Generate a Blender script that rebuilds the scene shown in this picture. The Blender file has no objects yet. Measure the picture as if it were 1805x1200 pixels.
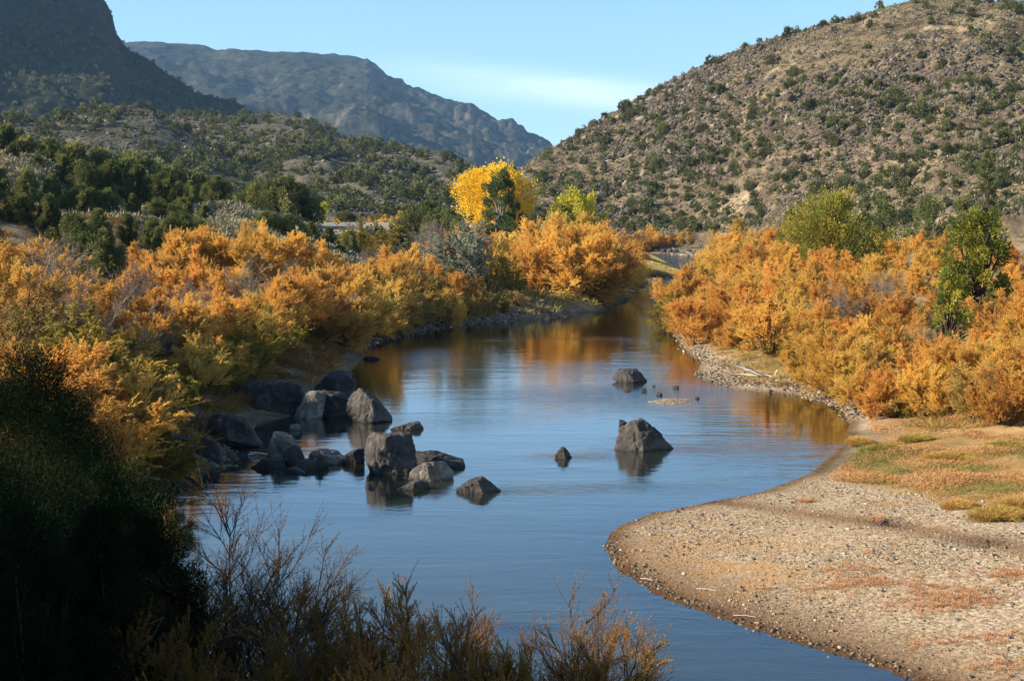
import bpy, math, random, time
import numpy as np
from mathutils import Vector, noise as mnoise
T0 = time.time()
S = bpy.context.scene
COL = S.collection

# ------------------------------------------------------------------ camera
CAM_H = 9.0
FPX = 2620.0                     # focal length in photograph pixels (1805 wide)
PITCH = math.atan((600 - 385) / FPX)
cd = bpy.data.cameras.new('camera'); cam = bpy.data.objects.new('camera', cd); COL.objects.link(cam)
cam.location = (0, 0, CAM_H); cam.rotation_euler = (math.pi / 2 - PITCH, 0, 0)
cd.sensor_width = 36; cd.lens = 36 * FPX / 1805; cd.clip_start = 0.3; cd.clip_end = 30000
S.camera = cam

# ------------------------------------------------------------------ sun, sky, exposure
SUN_AZ, SUN_EL = math.radians(101), math.radians(26.5)      # azimuth measured from the view axis towards the left
w = bpy.data.worlds.new('World'); S.world = w; w.use_nodes = True
nt = w.node_tree; nd = nt.nodes; lk = nt.links; nd.clear()
out = nd.new('ShaderNodeOutputWorld'); bg = nd.new('ShaderNodeBackground')
sky = nd.new('ShaderNodeTexSky'); sky.sky_type = 'NISHITA'; sky.sun_disc = False
sky.sun_elevation = SUN_EL; sky.sun_rotation = -SUN_AZ
sky.altitude = 1800; sky.air_density = 1.0; sky.dust_density = 0.3; sky.ozone_density = 0.9
bg.inputs['Strength'].default_value = 0.086
# thin cirrus streaks low over the valley
tc = nd.new('ShaderNodeTexCoord'); mp = nd.new('ShaderNodeMapping'); mp.inputs['Scale'].default_value = (5, 5, 60)
mp.inputs['Rotation'].default_value = (0, math.radians(-4), 0)
nz = nd.new('ShaderNodeTexNoise'); nz.inputs['Scale'].default_value = 1.3; nz.inputs['Detail'].default_value = 7; nz.inputs['Roughness'].default_value = .62
sx = nd.new('ShaderNodeSeparateXYZ')
def wmath(op, a, b=None, c=None, clamp=False):
    m = nd.new('ShaderNodeMath'); m.operation = op; m.use_clamp = clamp
    for i, v in enumerate((a, b, c)):
        if v is None: continue
        if isinstance(v, (int, float)): m.inputs[i].default_value = v
        else: lk.new(v, m.inputs[i])
    return m.outputs[0]
lk.new(tc.outputs['Generated'], mp.inputs['Vector']); lk.new(mp.outputs['Vector'], nz.inputs['Vector'])
lk.new(tc.outputs['Generated'], sx.inputs['Vector'])
X_, Z_ = sx.outputs['X'], sx.outputs['Z']
dx_ = wmath('DIVIDE', wmath('SUBTRACT', X_, 0.045), 0.085)
zc_ = wmath('ADD', wmath('MULTIPLY', X_, -0.10), 0.088)
dz_ = wmath('DIVIDE', wmath('SUBTRACT', Z_, zc_), 0.0085)
r2 = wmath('ADD', wmath('MULTIPLY', dx_, dx_), wmath('MULTIPLY', dz_, dz_))
fall = wmath('POWER', 2.718, wmath('MULTIPLY', r2, -0.8))
cl = wmath('MULTIPLY', fall, wmath('MULTIPLY_ADD', nz.outputs['Fac'], 1.9, -0.30, True), clamp=True)
mixc = nd.new('ShaderNodeMix'); mixc.data_type = 'RGBA'
lk.new(wmath('MULTIPLY', cl, 0.75), mixc.inputs['Factor'])
tintn = nd.new('ShaderNodeMix'); tintn.data_type = 'RGBA'; tintn.blend_type = 'MULTIPLY'; tintn.inputs['Factor'].default_value = 1
lk.new(sky.outputs['Color'], tintn.inputs['A']); tintn.inputs['B'].default_value = (.80, .97, 1.05, 1)
lk.new(tintn.outputs['Result'], mixc.inputs['A']); mixc.inputs['B'].default_value = (9.6, 9.9, 9.8, 1)
lk.new(mixc.outputs['Result'], bg.inputs['Color']); lk.new(bg.outputs[0], out.inputs[0])

sd = bpy.data.lights.new('sun', 'SUN'); sun = bpy.data.objects.new('sun', sd); COL.objects.link(sun)
sd.energy = 5.0; sd.angle = math.radians(0.53); sd.color = (1.0, 0.90, 0.76)
SUNV = Vector((-math.sin(SUN_AZ) * math.cos(SUN_EL), math.cos(SUN_AZ) * math.cos(SUN_EL), math.sin(SUN_EL)))
sun.rotation_euler = SUNV.to_track_quat('Z', 'Y').to_euler()
S.view_settings.view_transform = 'Standard'; S.view_settings.look = 'None'
S.view_settings.exposure = 1.3; S.view_settings.gamma = 1.0
S.cycles.max_bounces = 6; S.cycles.diffuse_bounces = 3; S.cycles.glossy_bounces = 3
S.cycles.transparent_max_bounces = 8; S.cycles.volume_bounces = 0; S.cycles.transmission_bounces = 3
S.cycles.use_denoising = True; S.cycles.sample_clamp_indirect = 6

# ------------------------------------------------------------------ photograph pixel -> place
CP, SP = math.cos(PITCH), math.sin(PITCH)
def ray(px, py):
    a = (np.asarray(px, float) - 902.5) / FPX; b = (600 - np.asarray(py, float)) / FPX
    return a, CP + b * SP, -SP + b * CP
def on_level(px, py, z=0.0):
    x, y, zz = ray(px, py); t = (z - CAM_H) / zz
    return x * t, y * t
def at_dist(px, py, Y):
    x, y, zz = ray(px, py); t = Y / y
    return x * t, CAM_H + zz * t
def project(x, y, z):
    zz = z - CAM_H
    depth = y * CP - zz * SP; up = y * SP + zz * CP
    return 902.5 + FPX * x / depth, 600 - FPX * up / depth

# ------------------------------------------------------------------ numeric noise
def vnoise(x, y, seed=0):
    x = np.asarray(x, float); y = np.asarray(y, float)
    xi = np.floor(x).astype(np.int64); yi = np.floor(y).astype(np.int64); xf = x - xi; yf = y - yi
    def h(a, b):
        n = (a * 374761393 + b * 668265263 + seed * 974634777) & 0x7fffffff
        n = ((n ^ (n >> 13)) * 1274126177) & 0x7fffffff
        n = n ^ (n >> 16)
        return (n & 0xffff) / 65535.0
    u = xf * xf * (3 - 2 * xf); v = yf * yf * (3 - 2 * yf)
    return (h(xi, yi) * (1 - u) + h(xi + 1, yi) * u) * (1 - v) + (h(xi, yi + 1) * (1 - u) + h(xi + 1, yi + 1) * u) * v
def fbm(x, y, octs=5, seed=0, rough=.5):
    s = 0; a = 1; t = 0
    for o in range(octs):
        s = s + a * (vnoise(x * 2 ** o, y * 2 ** o, seed + o * 17) - .5); t += a; a *= rough
    return s / t * 2
def smooth(e0, e1, x):
    t = np.clip((x - e0) / (e1 - e0), 0, 1); return t * t * (3 - 2 * t)

# ------------------------------------------------------------------ mesh helpers
def mesh_np(name, V, F, mat=None, attrs=None, vattrs=None, smooth_=False):
    """V (n,3); F list of (m,k) int arrays"""
    if isinstance(F, np.ndarray): F = [F]
    me = bpy.data.meshes.new(name)
    V = np.asarray(V, np.float32)
    me.vertices.add(len(V)); me.vertices.foreach_set('co', V.ravel())
    idx = np.concatenate([f.ravel() for f in F]).astype(np.int32)
    tot = np.concatenate([np.full(len(f), f.shape[1], np.int32) for f in F])
    st = np.concatenate([[0], np.cumsum(tot)[:-1]]).astype(np.int32)
    me.loops.add(len(idx)); me.loops.foreach_set('vertex_index', idx)
    me.polygons.add(len(tot)); me.polygons.foreach_set('loop_start', st)
    try: me.polygons.foreach_set('loop_total', tot)
    except Exception: pass
    if smooth_: me.polygons.foreach_set('use_smooth', np.ones(len(tot), bool))
    me.update(calc_edges=True)
    for k, a in (attrs or {}).items():
        at = me.attributes.new(k, 'FLOAT', 'FACE'); at.data.foreach_set('value', np.asarray(a, np.float32))
    for k, a in (vattrs or {}).items():
        at = me.attributes.new(k, 'FLOAT', 'POINT'); at.data.foreach_set('value', np.asarray(a, np.float32))
    if mat: me.materials.append(mat)
    return me
def link(name, me, parent=None, **props):
    o = bpy.data.objects.new(name, me); COL.objects.link(o)
    if parent: o.parent = parent
    for k, v in props.items(): o[k] = v
    return o
def structure(name, me): return link(name, me, kind='structure')
def stuff(name, me, label, cat): return link(name, me, kind='stuff', label=label, category=cat)
LABELS = set()
def thing(name, loc, label, cat, group=None, rz=0, sc=(1, 1, 1), me=None):
    o = bpy.data.objects.new(name, me); COL.objects.link(o)
    o.location = loc; o.rotation_euler = (0, 0, rz); o.scale = sc
    o['label'] = label; o['category'] = cat
    if group: o['group'] = group
    return o
def norm(v): return v / np.maximum(np.linalg.norm(v, axis=-1, keepdims=True), 1e-9)

def tubes(P, R, sides=4):
    """P (n,k,3) polylines, R (n,k) radii"""
    n, k, _ = P.shape
    d = np.gradient(P, axis=1); d = norm(d)
    ref = np.where(np.abs(d[..., 2:3]) > .9, np.array([1., 0, 0]), np.array([0, 0, 1.]))
    u = norm(np.cross(d, ref)); v = np.cross(d, u)
    ang = np.arange(sides) * 2 * math.pi / sides
    V = P[:, :, None, :] + R[:, :, None, None] * (np.cos(ang)[None, None, :, None] * u[:, :, None, :] + np.sin(ang)[None, None, :, None] * v[:, :, None, :])
    V = V.reshape(-1, 3)
    i = np.arange(n)[:, None, None]; j = np.arange(k - 1)[None, :, None]; s = np.arange(sides)[None, None, :]
    b = i * k * sides + j * sides; s2 = (s + 1) % sides
    F = np.stack([b + s, b + s2, b + sides + s2, b + sides + s], -1).reshape(-1, 4)
    return V, F
def blades(P, D, L, W, rng, bend=0.0):
    """diamond shaped leaves: P base (n,3), D direction (n,3), L length, W width"""
    n = len(P); D = norm(D)
    r = rng.normal(size=(n, 3)); side = norm(np.cross(D, r))
    L = np.broadcast_to(L, (n,))[:, None]; W = np.broadcast_to(W, (n,))[:, None]
    mid = P + D * L * .45
    tip = P + D * L + np.array([0, 0, -1.]) * bend * L
    V = np.stack([P, mid + side * W * .5, tip, mid - side * W * .5], 1).reshape(-1, 3)
    F = np.arange(n * 4).reshape(n, 4)
    return V, F

# ------------------------------------------------------------------ materials
def mat_new(name):
    m = bpy.data.materials.new(name); m.use_nodes = True
    t = m.node_tree; t.nodes.clear()
    return m, t, t.nodes, t.links
def nodeset(t):
    N, L = t.nodes, t.links
    def math_(op, a, b=None, clamp=False):
        m = N.new('ShaderNodeMath'); m.operation = op; m.use_clamp = clamp
        for i, v in enumerate((a, b)):
            if v is None: continue
            if isinstance(v, (int, float)): m.inputs[i].default_value = v
            else: L.new(v, m.inputs[i])
        return m.outputs[0]
    def mix(f, a, b, mode='MIX'):
        m = N.new('ShaderNodeMix'); m.data_type = 'RGBA'; m.blend_type = mode
        for key, v in (('Factor', f), ('A', a), ('B', b)):
            s = [i for i in m.inputs if i.name == key and (i.type == 'VALUE' if key == 'Factor' else i.type == 'RGBA')][0]
            if isinstance(v, (int, float)): s.default_value = v
            elif isinstance(v, tuple): s.default_value = (*v, 1) if len(v) == 3 else v
            else: L.new(v, s)
        return [o for o in m.outputs if o.type == 'RGBA'][0]
    def noise(scale, detail=4, rough=.55, vec=None, dist=0):
        n = N.new('ShaderNodeTexNoise'); n.inputs['Scale'].default_value = scale
        n.inputs['Detail'].default_value = detail; n.inputs['Roughness'].default_value = rough
        n.inputs['Distortion'].default_value = dist
        if vec is not None: L.new(vec, n.inputs['Vector'])
        return n.outputs['Fac']
    def ramp(f, stops):
        r = N.new('ShaderNodeValToRGB'); e = r.color_ramp.elements
        e[0].position = stops[0][0]; e[0].color = (*stops[0][1], 1)
        e[1].position = stops[-1][0]; e[1].color = (*stops[-1][1], 1)
        for p, c in stops[1:-1]:
            x = e.new(p); x.color = (*c, 1)
        L.new(f, r.inputs[0]); return r.outputs[0]
    def attr(name):
        a = N.new('ShaderNodeAttribute'); a.attribute_name = name; return a.outputs['Fac']
    def mapping(vec, scale=(1, 1, 1), rot=(0, 0, 0)):
        m = N.new('ShaderNodeMapping'); m.inputs['Scale'].default_value = scale; m.inputs['Rotation'].default_value = rot
        L.new(vec, m.inputs['Vector']); return m.outputs[0]
    def sstep(a, b, x):
        m = N.new('ShaderNodeMapRange'); m.interpolation_type = 'SMOOTHSTEP'
        m.inputs['From Min'].default_value = a; m.inputs['From Max'].default_value = b
        L.new(x, m.inputs['Value']); return m.outputs[0]
    return math_, mix, noise, ramp, attr, mapping, sstep

def foliage_mat(name, stops, trans=.35, objvar=.12, huevar=0.02, rough=.6):
    """leaf colour: a ramp over the per-leaf 'tint' attribute, varied per plant"""
    m, t, N, L = mat_new(name); math_, mix, noise, ramp, attr, mapping, sstep = nodeset(t)
    oi = N.new('ShaderNodeObjectInfo')
    f = math_('ADD', attr('tint'), math_('MULTIPLY', math_('SUBTRACT', oi.outputs['Random'], .5), objvar), True)
    c = ramp(f, stops)
    hs = N.new('ShaderNodeHueSaturation'); L.new(c, hs.inputs['Color'])
    L.new(math_('ADD', .5, math_('MULTIPLY', math_('SUBTRACT', oi.outputs['Random'], .5), huevar)), hs.inputs['Hue'])
    L.new(math_('ADD', .86, math_('MULTIPLY', math_('FRACT', math_('MULTIPLY', oi.outputs['Random'], 17.3)), .28)), hs.inputs['Value'])
    d = N.new('ShaderNodeBsdfDiffuse'); tr = N.new('ShaderNodeBsdfTranslucent'); ms = N.new('ShaderNodeMixShader')
    L.new(hs.outputs[0], d.inputs[0]); L.new(hs.outputs[0], tr.inputs[0]); ms.inputs[0].default_value = trans
    L.new(d.outputs[0], ms.inputs[1]); L.new(tr.outputs[0], ms.inputs[2])
    o = N.new('ShaderNodeOutputMaterial'); L.new(ms.outputs[0], o.inputs[0])
    return m
def bark_mat(name, a, b, scale=8):
    m, t, N, L = mat_new(name); math_, mix, noise, ramp, attr, mapping, sstep = nodeset(t)
    tcn = N.new('ShaderNodeTexCoord')
    c = ramp(noise(scale, 5, .6, mapping(tcn.outputs['Object'], (1, 1, .25))), [(.3, a), (.7, b)])
    p = N.new('ShaderNodeBsdfDiffuse'); L.new(c, p.inputs[0])
    o = N.new('ShaderNodeOutputMaterial'); L.new(p.outputs[0], o.inputs[0]); return m

M = {}
M['tam'] = foliage_mat('tamarisk_foliage', [(0, (.36, .19, .06)), (.25, (.68, .37, .09)), (.5, (.82, .49, .11)), (.75, (.82, .55, .14)), (1, (.68, .54, .16))], .50, .38, .012)
M['tamtan'] = foliage_mat('tan_tamarisk_foliage', [(0, (.15, .11, .05)), (.4, (.33, .22, .08)), (.7, (.52, .33, .09)), (1, (.46, .38, .12))], .4, .25, .03)
M['tamgreen'] = foliage_mat('turning_tamarisk_foliage', [(0, (.12, .10, .03)), (.4, (.26, .22, .05)), (.7, (.42, .28, .05)), (1, (.46, .36, .08))], .35, .25, .03)
M['tamshade'] = foliage_mat('shade_toned_tamarisk_foliage', [(0, (.10, .055, .02)), (.5, (.24, .12, .03)), (1, (.34, .18, .045))], .3, .1, .01)  # tamarisk leaves darkened to stand for shade, foreground and left bank
M['junshade'] = foliage_mat('shade_toned_juniper_foliage', [(0, (.006, .012, .005)), (.5, (.014, .023, .009)), (1, (.030, .038, .014))], .12, .2, .01)  # leaf colour lowered to near black to stand for deep shade
M['tamtip'] = foliage_mat('sunlit_feathery_tamarisk_foliage', [(0, (.20, .10, .03)), (.5, (.42, .20, .04)), (1, (.62, .34, .06))], .4, .1, .01)  # brighter near copy, sunlit tips put into the leaf colour
M['jun'] = foliage_mat('juniper_foliage', [(0, (.06, .08, .03)), (.5, (.15, .165, .052)), (1, (.27, .24, .08))], .32, .35, .03)
M['junfar'] = foliage_mat('hill_juniper_foliage', [(0, (.070, .076, .032)), (.5, (.125, .132, .052)), (1, (.20, .185, .078))], .25, .35, .03)
M['cotyel'] = foliage_mat('yellow_cottonwood_leaves', [(0, (.55, .34, .02)), (.5, (.80, .52, .03)), (1, (.78, .60, .06))], .42, .05, .0)
M['cotgreen'] = foliage_mat('green_cottonwood_leaves', [(0, (.05, .08, .025)), (.6, (.12, .16, .05)), (.9, (.20, .20, .06)), (1, (.55, .40, .04))], .3, .05, .0)
M['cotlime'] = foliage_mat('lime_cottonwood_leaves', [(0, (.30, .30, .04)), (.5, (.55, .50, .05)), (1, (.66, .50, .05))], .42, .05, .0)
M['willow'] = foliage_mat('willow_leaves', [(0, (.12, .14, .03)), (.4, (.26, .26, .045)), (.7, (.46, .38, .06)), (1, (.66, .45, .06))], .42, .1, .01)
M['willowdark'] = foliage_mat('dark_willow_leaves', [(0, (.10, .12, .025)), (.45, (.22, .23, .042)), (.8, (.42, .37, .06)), (1, (.58, .45, .07))], .42, .05, .0)
M['olive'] = foliage_mat('silver_leaves', [(0, (.24, .25, .16)), (.5, (.42, .43, .29)), (1, (.56, .54, .37))], .25, .05, .0)
M['yelbush'] = foliage_mat('yellow_willow_leaves', [(0, (.22, .19, .04)), (.5, (.44, .36, .07)), (1, (.58, .44, .11))], .38, .1, .01)
M['grey'] = foliage_mat('bare_grey_twigs', [(0, (.12, .09, .075)), (1, (.25, .19, .15))], .05, .2, .01)
M['sage'] = foliage_mat('sagebrush_leaves', [(0, (.13, .12, .075)), (.5, (.22, .20, .125)), (1, (.34, .28, .16))], .15, .2, .01)
M['grass'] = foliage_mat('dry_grass_blades', [(0, (.22, .22, .06)), (.14, (.38, .26, .09)), (.6, (.54, .28, .11)), (1, (.64, .40, .18))], .3, 0, 0)
M['tuss'] = foliage_mat('tussock_blades', [(0, (.18, .20, .045)), (.4, (.38, .29, .07)), (.7, (.54, .30, .08)), (1, (.62, .40, .14))], .35, .15, .01)
M['rush'] = foliage_mat('pale_reed_blades', [(0, (.34, .27, .08)), (1, (.62, .48, .20))], .3, 0, 0)
M['moss'] = foliage_mat('russet_weed', [(0, (.46, .25, .12)), (1, (.60, .38, .20))], .25, .1, .01)
M['bark'] = bark_mat('dark_bark', (.035, .024, .018), (.11, .08, .06))
M['barkpale'] = bark_mat('pale_bark', (.20, .17, .13), (.36, .32, .26))
M['driftwood'] = bark_mat('bleached_driftwood', (.55, .50, .42), (.75, .70, .62))

def ground_mat(name, kind):
    m, t, N, L = mat_new(name); math_, mix, noise, ramp, attr, mapping, sstep = nodeset(t)
    g = N.new('ShaderNodeNewGeometry'); P = g.outputs['Position']
    b = N.new('ShaderNodeBsdfDiffuse'); b.inputs['Roughness'].default_value = .8
    o = N.new('ShaderNodeOutputMaterial')
    if kind == 'ground':
        soil = ramp(noise(.35, 8, .65, P), [(.25, (.13, .10, .065)), (.5, (.22, .17, .11)), (.75, (.32, .25, .165))])
        fine = ramp(noise(9, 4, .7, P), [(.3, (.55, .55, .55)), (.7, (1.25, 1.22, 1.2))])
        c = mix(1, soil, fine, 'MULTIPLY')
        vor = N.new('ShaderNodeTexVoronoi'); vor.inputs['Scale'].default_value = 11; L.new(P, vor.inputs['Vector'])
        sep = N.new('ShaderNodeSeparateColor'); L.new(vor.outputs['Color'], sep.inputs[0])
        peb = ramp(sep.outputs[0], [(0, (.14, .11, .08)), (.35, (.26, .20, .13)), (.7, (.35, .275, .19)), (1, (.48, .40, .29))])
        gm = math_('MULTIPLY', attr('gravel'), sstep(.30, .62, math_('ADD', math_('MULTIPLY', attr('gravel'), .35), noise(.6, 5, .6, P))), True)
        sand = ramp(noise(1.1, 6, .6, P), [(.3, (.26, .175, .095)), (.7, (.37, .26, .155))])
        c = mix(attr('gravel'), c, sand)
        c = mix(gm, c, mix(.65, sand, peb))
        c = mix(math_('MULTIPLY', attr('moss'), sstep(.40, .60, noise(.8, 6, .65, P)), True), c, (.36, .215, .10))
        c = mix(math_('MULTIPLY', attr('mud'), .95), c, ramp(noise(.5, 5, .6, P), [(.3, (.12, .07, .04)), (.7, (.21, .13, .07))]))
        c = mix(attr('grassz'), c, ramp(noise(.5, 6, .6, P), [(.3, (.13, .115, .045)), (.55, (.30, .19, .08)), (.8, (.40, .265, .12))]))
        wet = attr('wet')
        c = mix(wet, c, mix(1, c, (.40, .33, .28), 'MULTIPLY'))
        bn = math_('ADD', noise(3, 6, .7, P), math_('MULTIPLY', vor.outputs['Distance'], math_('MULTIPLY', attr('gravel'), -.5)))
        bp = N.new('ShaderNodeBump'); bp.inputs['Strength'].default_value = .5; bp.inputs['Distance'].default_value = .12
        L.new(bn, bp.inputs['Height'])
        L.new(bp.outputs[0], b.inputs['Normal'])
    else:
        s = {'hill': .05, 'knoll': .045, 'far': .006, 'mesa': .012}[kind]
        st = mapping(P, (1, 1, 1), (0, .5, .5))
        n1 = noise(s, 10, .65, st, 1.2); n2 = noise(s * 9, 8, .7, P)
        if kind == 'hill':
            c = ramp(n1, [(.34, (.075, .055, .038)), (.46, (.15, .112, .072)), (.56, (.225, .168, .103)), (.68, (.37, .28, .175))])
            c2 = ramp(n2, [(.36, (.50, .50, .52)), (.5, (.95, .95, .93)), (.68, (1.3, 1.25, 1.15))])
        elif kind == 'knoll':
            c = ramp(n1, [(.34, (.075, .070, .055)), (.5, (.13, .118, .085)), (.64, (.19, .155, .11)), (.75, (.26, .20, .145))])
            c2 = ramp(n2, [(.36, (.45, .48, .45)), (.5, (.95, .95, .9)), (.68, (1.35, 1.3, 1.2))])
        elif kind == 'mesa':
            c = ramp(n1, [(.3, (.025, .030, .022)), (.5, (.045, .047, .032)), (.75, (.08, .068, .052))])
            c2 = ramp(n2, [(.4, (.55, .6, .55)), (.65, (1.35, 1.3, 1.25))])
        else:
            c = ramp(n1, [(.3, (.030, .036, .028)), (.5, (.055, .058, .042)), (.66, (.10, .088, .068)), (.78, (.18, .15, .12))])
            c2 = ramp(n2, [(.4, (.55, .6, .55)), (.6, (1.3, 1.25, 1.2))])
        c = mix(1, c, c2, 'MULTIPLY')
        if kind in ('far', 'mesa'):      # pale rock on the steep faces
            sp = N.new('ShaderNodeSeparateXYZ'); L.new(g.outputs['Normal'], sp.inputs[0])
            steep = sstep(.80, .62, sp.outputs['Z'])
            c = mix(math_('MULTIPLY', steep, .6), c, (.20, .16, .13) if kind == 'far' else (.07, .055, .045))
        bp = N.new('ShaderNodeBump'); bp.inputs['Strength'].default_value = .8 if kind in ('hill', 'knoll') else .6
        bp.inputs['Distance'].default_value = {'hill': 1.6, 'knoll': 1.8, 'far': 8, 'mesa': 8}[kind]
        L.new(noise(s * 6, 8, .7, P), bp.inputs['Height']); L.new(bp.outputs[0], b.inputs['Normal'])
    L.new(c, b.inputs[0]); L.new(b.outputs[0], o.inputs[0]); return m

# ------------------------------------------------------------------ the river outline, on the water level
LEFT = [(150, 965), (188, 905), (200, 858), (300, 838), (388, 822), (400, 790), (440, 770), (445, 745), (525, 730), (540, 705), (605, 690), (618, 655), (655, 604), (720, 588),
        (800, 574), (900, 566), (960, 562), (1008, 557), (1003, 551), (1060, 549), (1105, 533), (1122, 510), (1138, 497), (1200, 488), (1206, 483),
        (1178, 471), (1150, 459), (1110, 450), (1080, 448), (1090, 444), (1150, 446), (1230, 452), (1300, 453), (1400, 452), (1900, 450)]
RIGHT = [(1900, 468), (1500, 466), (1300, 466), (1240, 470), (1232, 482), (1222, 495), (1205, 520), (1192, 560), (1190, 590), (1208, 615), (1238, 638), (1231, 655),
         (1236, 664), (1300, 687), (1400, 694), (1480, 716), (1500, 745), (1495, 775), (1470, 800), (1430, 835), (1350, 866), (1230, 890), (1150, 905), (1090, 930),
         (1066, 960), (1090, 1000), (1170, 1050), (1280, 1090), (1400, 1130), (1530, 1165), (1620, 1200)]
poly = [tuple(map(float, on_level(*p))) for p in LEFT + RIGHT]
poly += [(12, 23), (22, 15), (45, 7), (90, 3), (90, -10), (35, -6), (18, 6), (8, 14), (0, 19), (-8, 23), (-13, 30)]
def shore_dist(x, y):
    x = np.asarray(x, np.float64); y = np.asarray(y, np.float64)
    d = np.full(x.shape, 1e18); ins = np.zeros(x.shape, bool)
    n = len(poly)
    for i in range(n):
        ax, ay = poly[i]; bx, by = poly[(i + 1) % n]
        ex, ey = bx - ax, by - ay
        t = np.clip(((x - ax) * ex + (y - ay) * ey) / (ex * ex + ey * ey + 1e-12), 0, 1)
        d = np.minimum(d, (x - ax - t * ex) ** 2 + (y - ay - t * ey) ** 2)
        c = ((ay > y) != (by > y)) & (x < (bx - ax) * (y - ay) / ((by - ay) if by != ay else 1e-9) + ax)
        ins ^= c
    d = np.sqrt(d); return np.where(ins, -d, d)

# land heights: (px, distance, z)
LAND = [(-200, 60, 7), (0, 60, 4), (0, 75, 4), (100, 75, 2.6), (300, 85, 2.2), (500, 98, 2.0), (640, 120, 1.1), (0, 100, 6), (0, 130, 10), (0, 180, 16), (0, 230, 20), (200, 105, 4), (200, 140, 9), (200, 200, 13),
        (-400, 130, 20), (-300, 200, 26), (400, 120, 4), (400, 150, 8.5), (400, 185, 10.6), (520, 160, 6.5), (520, 200, 10.0), (450, 240, 11.), (590, 170, 5), (600, 205, 7.6), (600, 233, 8.25), (640, 255, 8.5), (560, 262, 8.7), (700, 170, 2.8), (700, 240, 8.0), (720, 215, 7.0),
        (800, 160, 1.6), (800, 215, 4.0), (800, 250, 6.0), (900, 160, 1.2), (900, 240, 3.5), (1000, 180, 1.2), (1000, 250, 4.2), (1100, 260, 2), (1170, 250, .7), (950, 300, 5.5), (1060, 320, 4.5),
        (400, 380, 11), (600, 380, 10.3), (800, 380, 7.3), (1000, 390, 6), (1100, 400, 4.5), (1150, 430, 4.2), (1250, 430, 4.8), (1350, 420, 5.0), (1100, 500, 6), (1400, 500, 7.5), (1700, 420, 8),
        (1250, 100, .5), (1350, 100, 1.0), (1500, 90, 1.4), (1650, 75, 1.2), (1805, 70, 1.4), (1805, 90, 2.6), (2100, 90, 4), (1350, 140, 1.2), (1500, 135, 3.0), (1700, 130, 4.6), (1250, 180, .8), (1350, 200, 3.6), (1500, 200, 5.4), (1700, 200, 7.4), (1900, 220, 10),
        (1300, 280, 4), (1500, 280, 6.5), (1700, 280, 9.5), (1350, 330, 3), (1600, 340, 5), (1750, 45, .8), (1500, 45, .6), (1805, 60, 1.1), (2300, 50, 2), (1805, 35, .8)]
LA = np.array(LAND, float)
def land(x, y):
    yy = np.maximum(y, 12); a = np.clip(x / yy, -1.2, 1.2) * FPX + 902.5
    u = a / 170; v = np.log(yy) * 4.2
    num = 0; den = 0
    for px, d, z in LAND:
        wgt = 1 / ((u - px / 170) ** 2 + (v - math.log(d) * 4.2) ** 2 + .10) ** 2
        num = num + wgt * z; den = den + wgt
    return num / den
def G(x, y, s=None):
    x = np.asarray(x, float); y = np.asarray(y, float)
    if s is None: s = shore_dist(x, y)
    e = land(x, y)
    px = x / np.maximum(y, 8) * FPX + 902.5
    bar = smooth(2, 5, x) * smooth(66, 56, y) * smooth(-5, 5, y)      # the gravel bar
    right = smooth(-2, 2, x - np.where(y > 60, (y - 60) * .12, 0)) * (y < 250)
    k = .45 * (1 - right) + .16 * right; k = k * (1 - bar) + .055 * bar
    k = np.where(y > 190, .16, k)
    bank = .03 + k * s
    bank = np.where(bank > 1.2, 1.2 + (bank - 1.2) * .7, bank)
    soft = np.minimum(e, bank)
    n = fbm(x * .16, y * .16, 5, 3) * (.7 * (1 - bar) + .12 * bar) + fbm(x * .9, y * .9, 3, 9) * (.12 * (1 - bar) + .035 * bar)
    n = n * np.clip(s / 4, 0, 1)
    far = smooth(500, 3000, np.hypot(x, y))
    z = soft + n + far * 3
    # the near bank that carries the viewpoint, and unseen spurs at left, shaped to shade the near shore and trees
    near = smooth(17, 2, np.hypot(x * .7, y)) * 7.2
    z = np.maximum(z, np.where(s > 0, near * smooth(0, 6, s), z))
    hx, hy = x + 46, y - 38
    spur = 6.5 * np.exp(-((hx / 14) ** 2 + (hy / 18) ** 2)) * (1 + .25 * fbm(x * .1, y * .1, 3, 5))
    spur = spur + 9.9 * np.exp(-(((x + 27) / 9) ** 4 + ((y - 8) / 13) ** 4)) * (1 + .2 * fbm(x * .2, y * .2, 3, 6))
    z = z + np.where(s > 0, spur * smooth(0, 12, s), 0)
    dep = np.maximum(-1.6, .16 * s)
    dep = np.where(bar > .1, np.maximum(-1.4, .10 * s), dep)
    # a shoal by the small gravel islet
    z = np.where(s > 0, np.maximum(z, .02), dep)
    ix, iy = on_level(1165, 711); sh = np.exp(-(((x - ix - .9) / 4.2) ** 2 + ((y - iy - 1.5) / 4.5) ** 2))
    isl = np.exp(-(((x - ix) / 1.9) ** 4 + ((y - iy) / 1.35) ** 4))
    z = np.where(s < 0, np.maximum(z, -1.6 + 1.50 * sh) + .30 * isl * (z < 0.05) - 0.0, z)
    # puddles in the old channel of the bar
    for (qx, qy, wx, wy) in ((1600, 927, .75, .55), (1790, 968, 1.2, .55)):
        cx, cy = on_level(qx, qy, .25); q = np.exp(-(((x - cx) / wx) ** 2 + ((y - cy) / wy) ** 2) * 1.2)
        z = np.where(s > 0, z * (1 - q) + (-.06) * q, z)
    # the road bench
    rx, ry = at_dist(600, 393, 236)[0], 236
    return z

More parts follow.
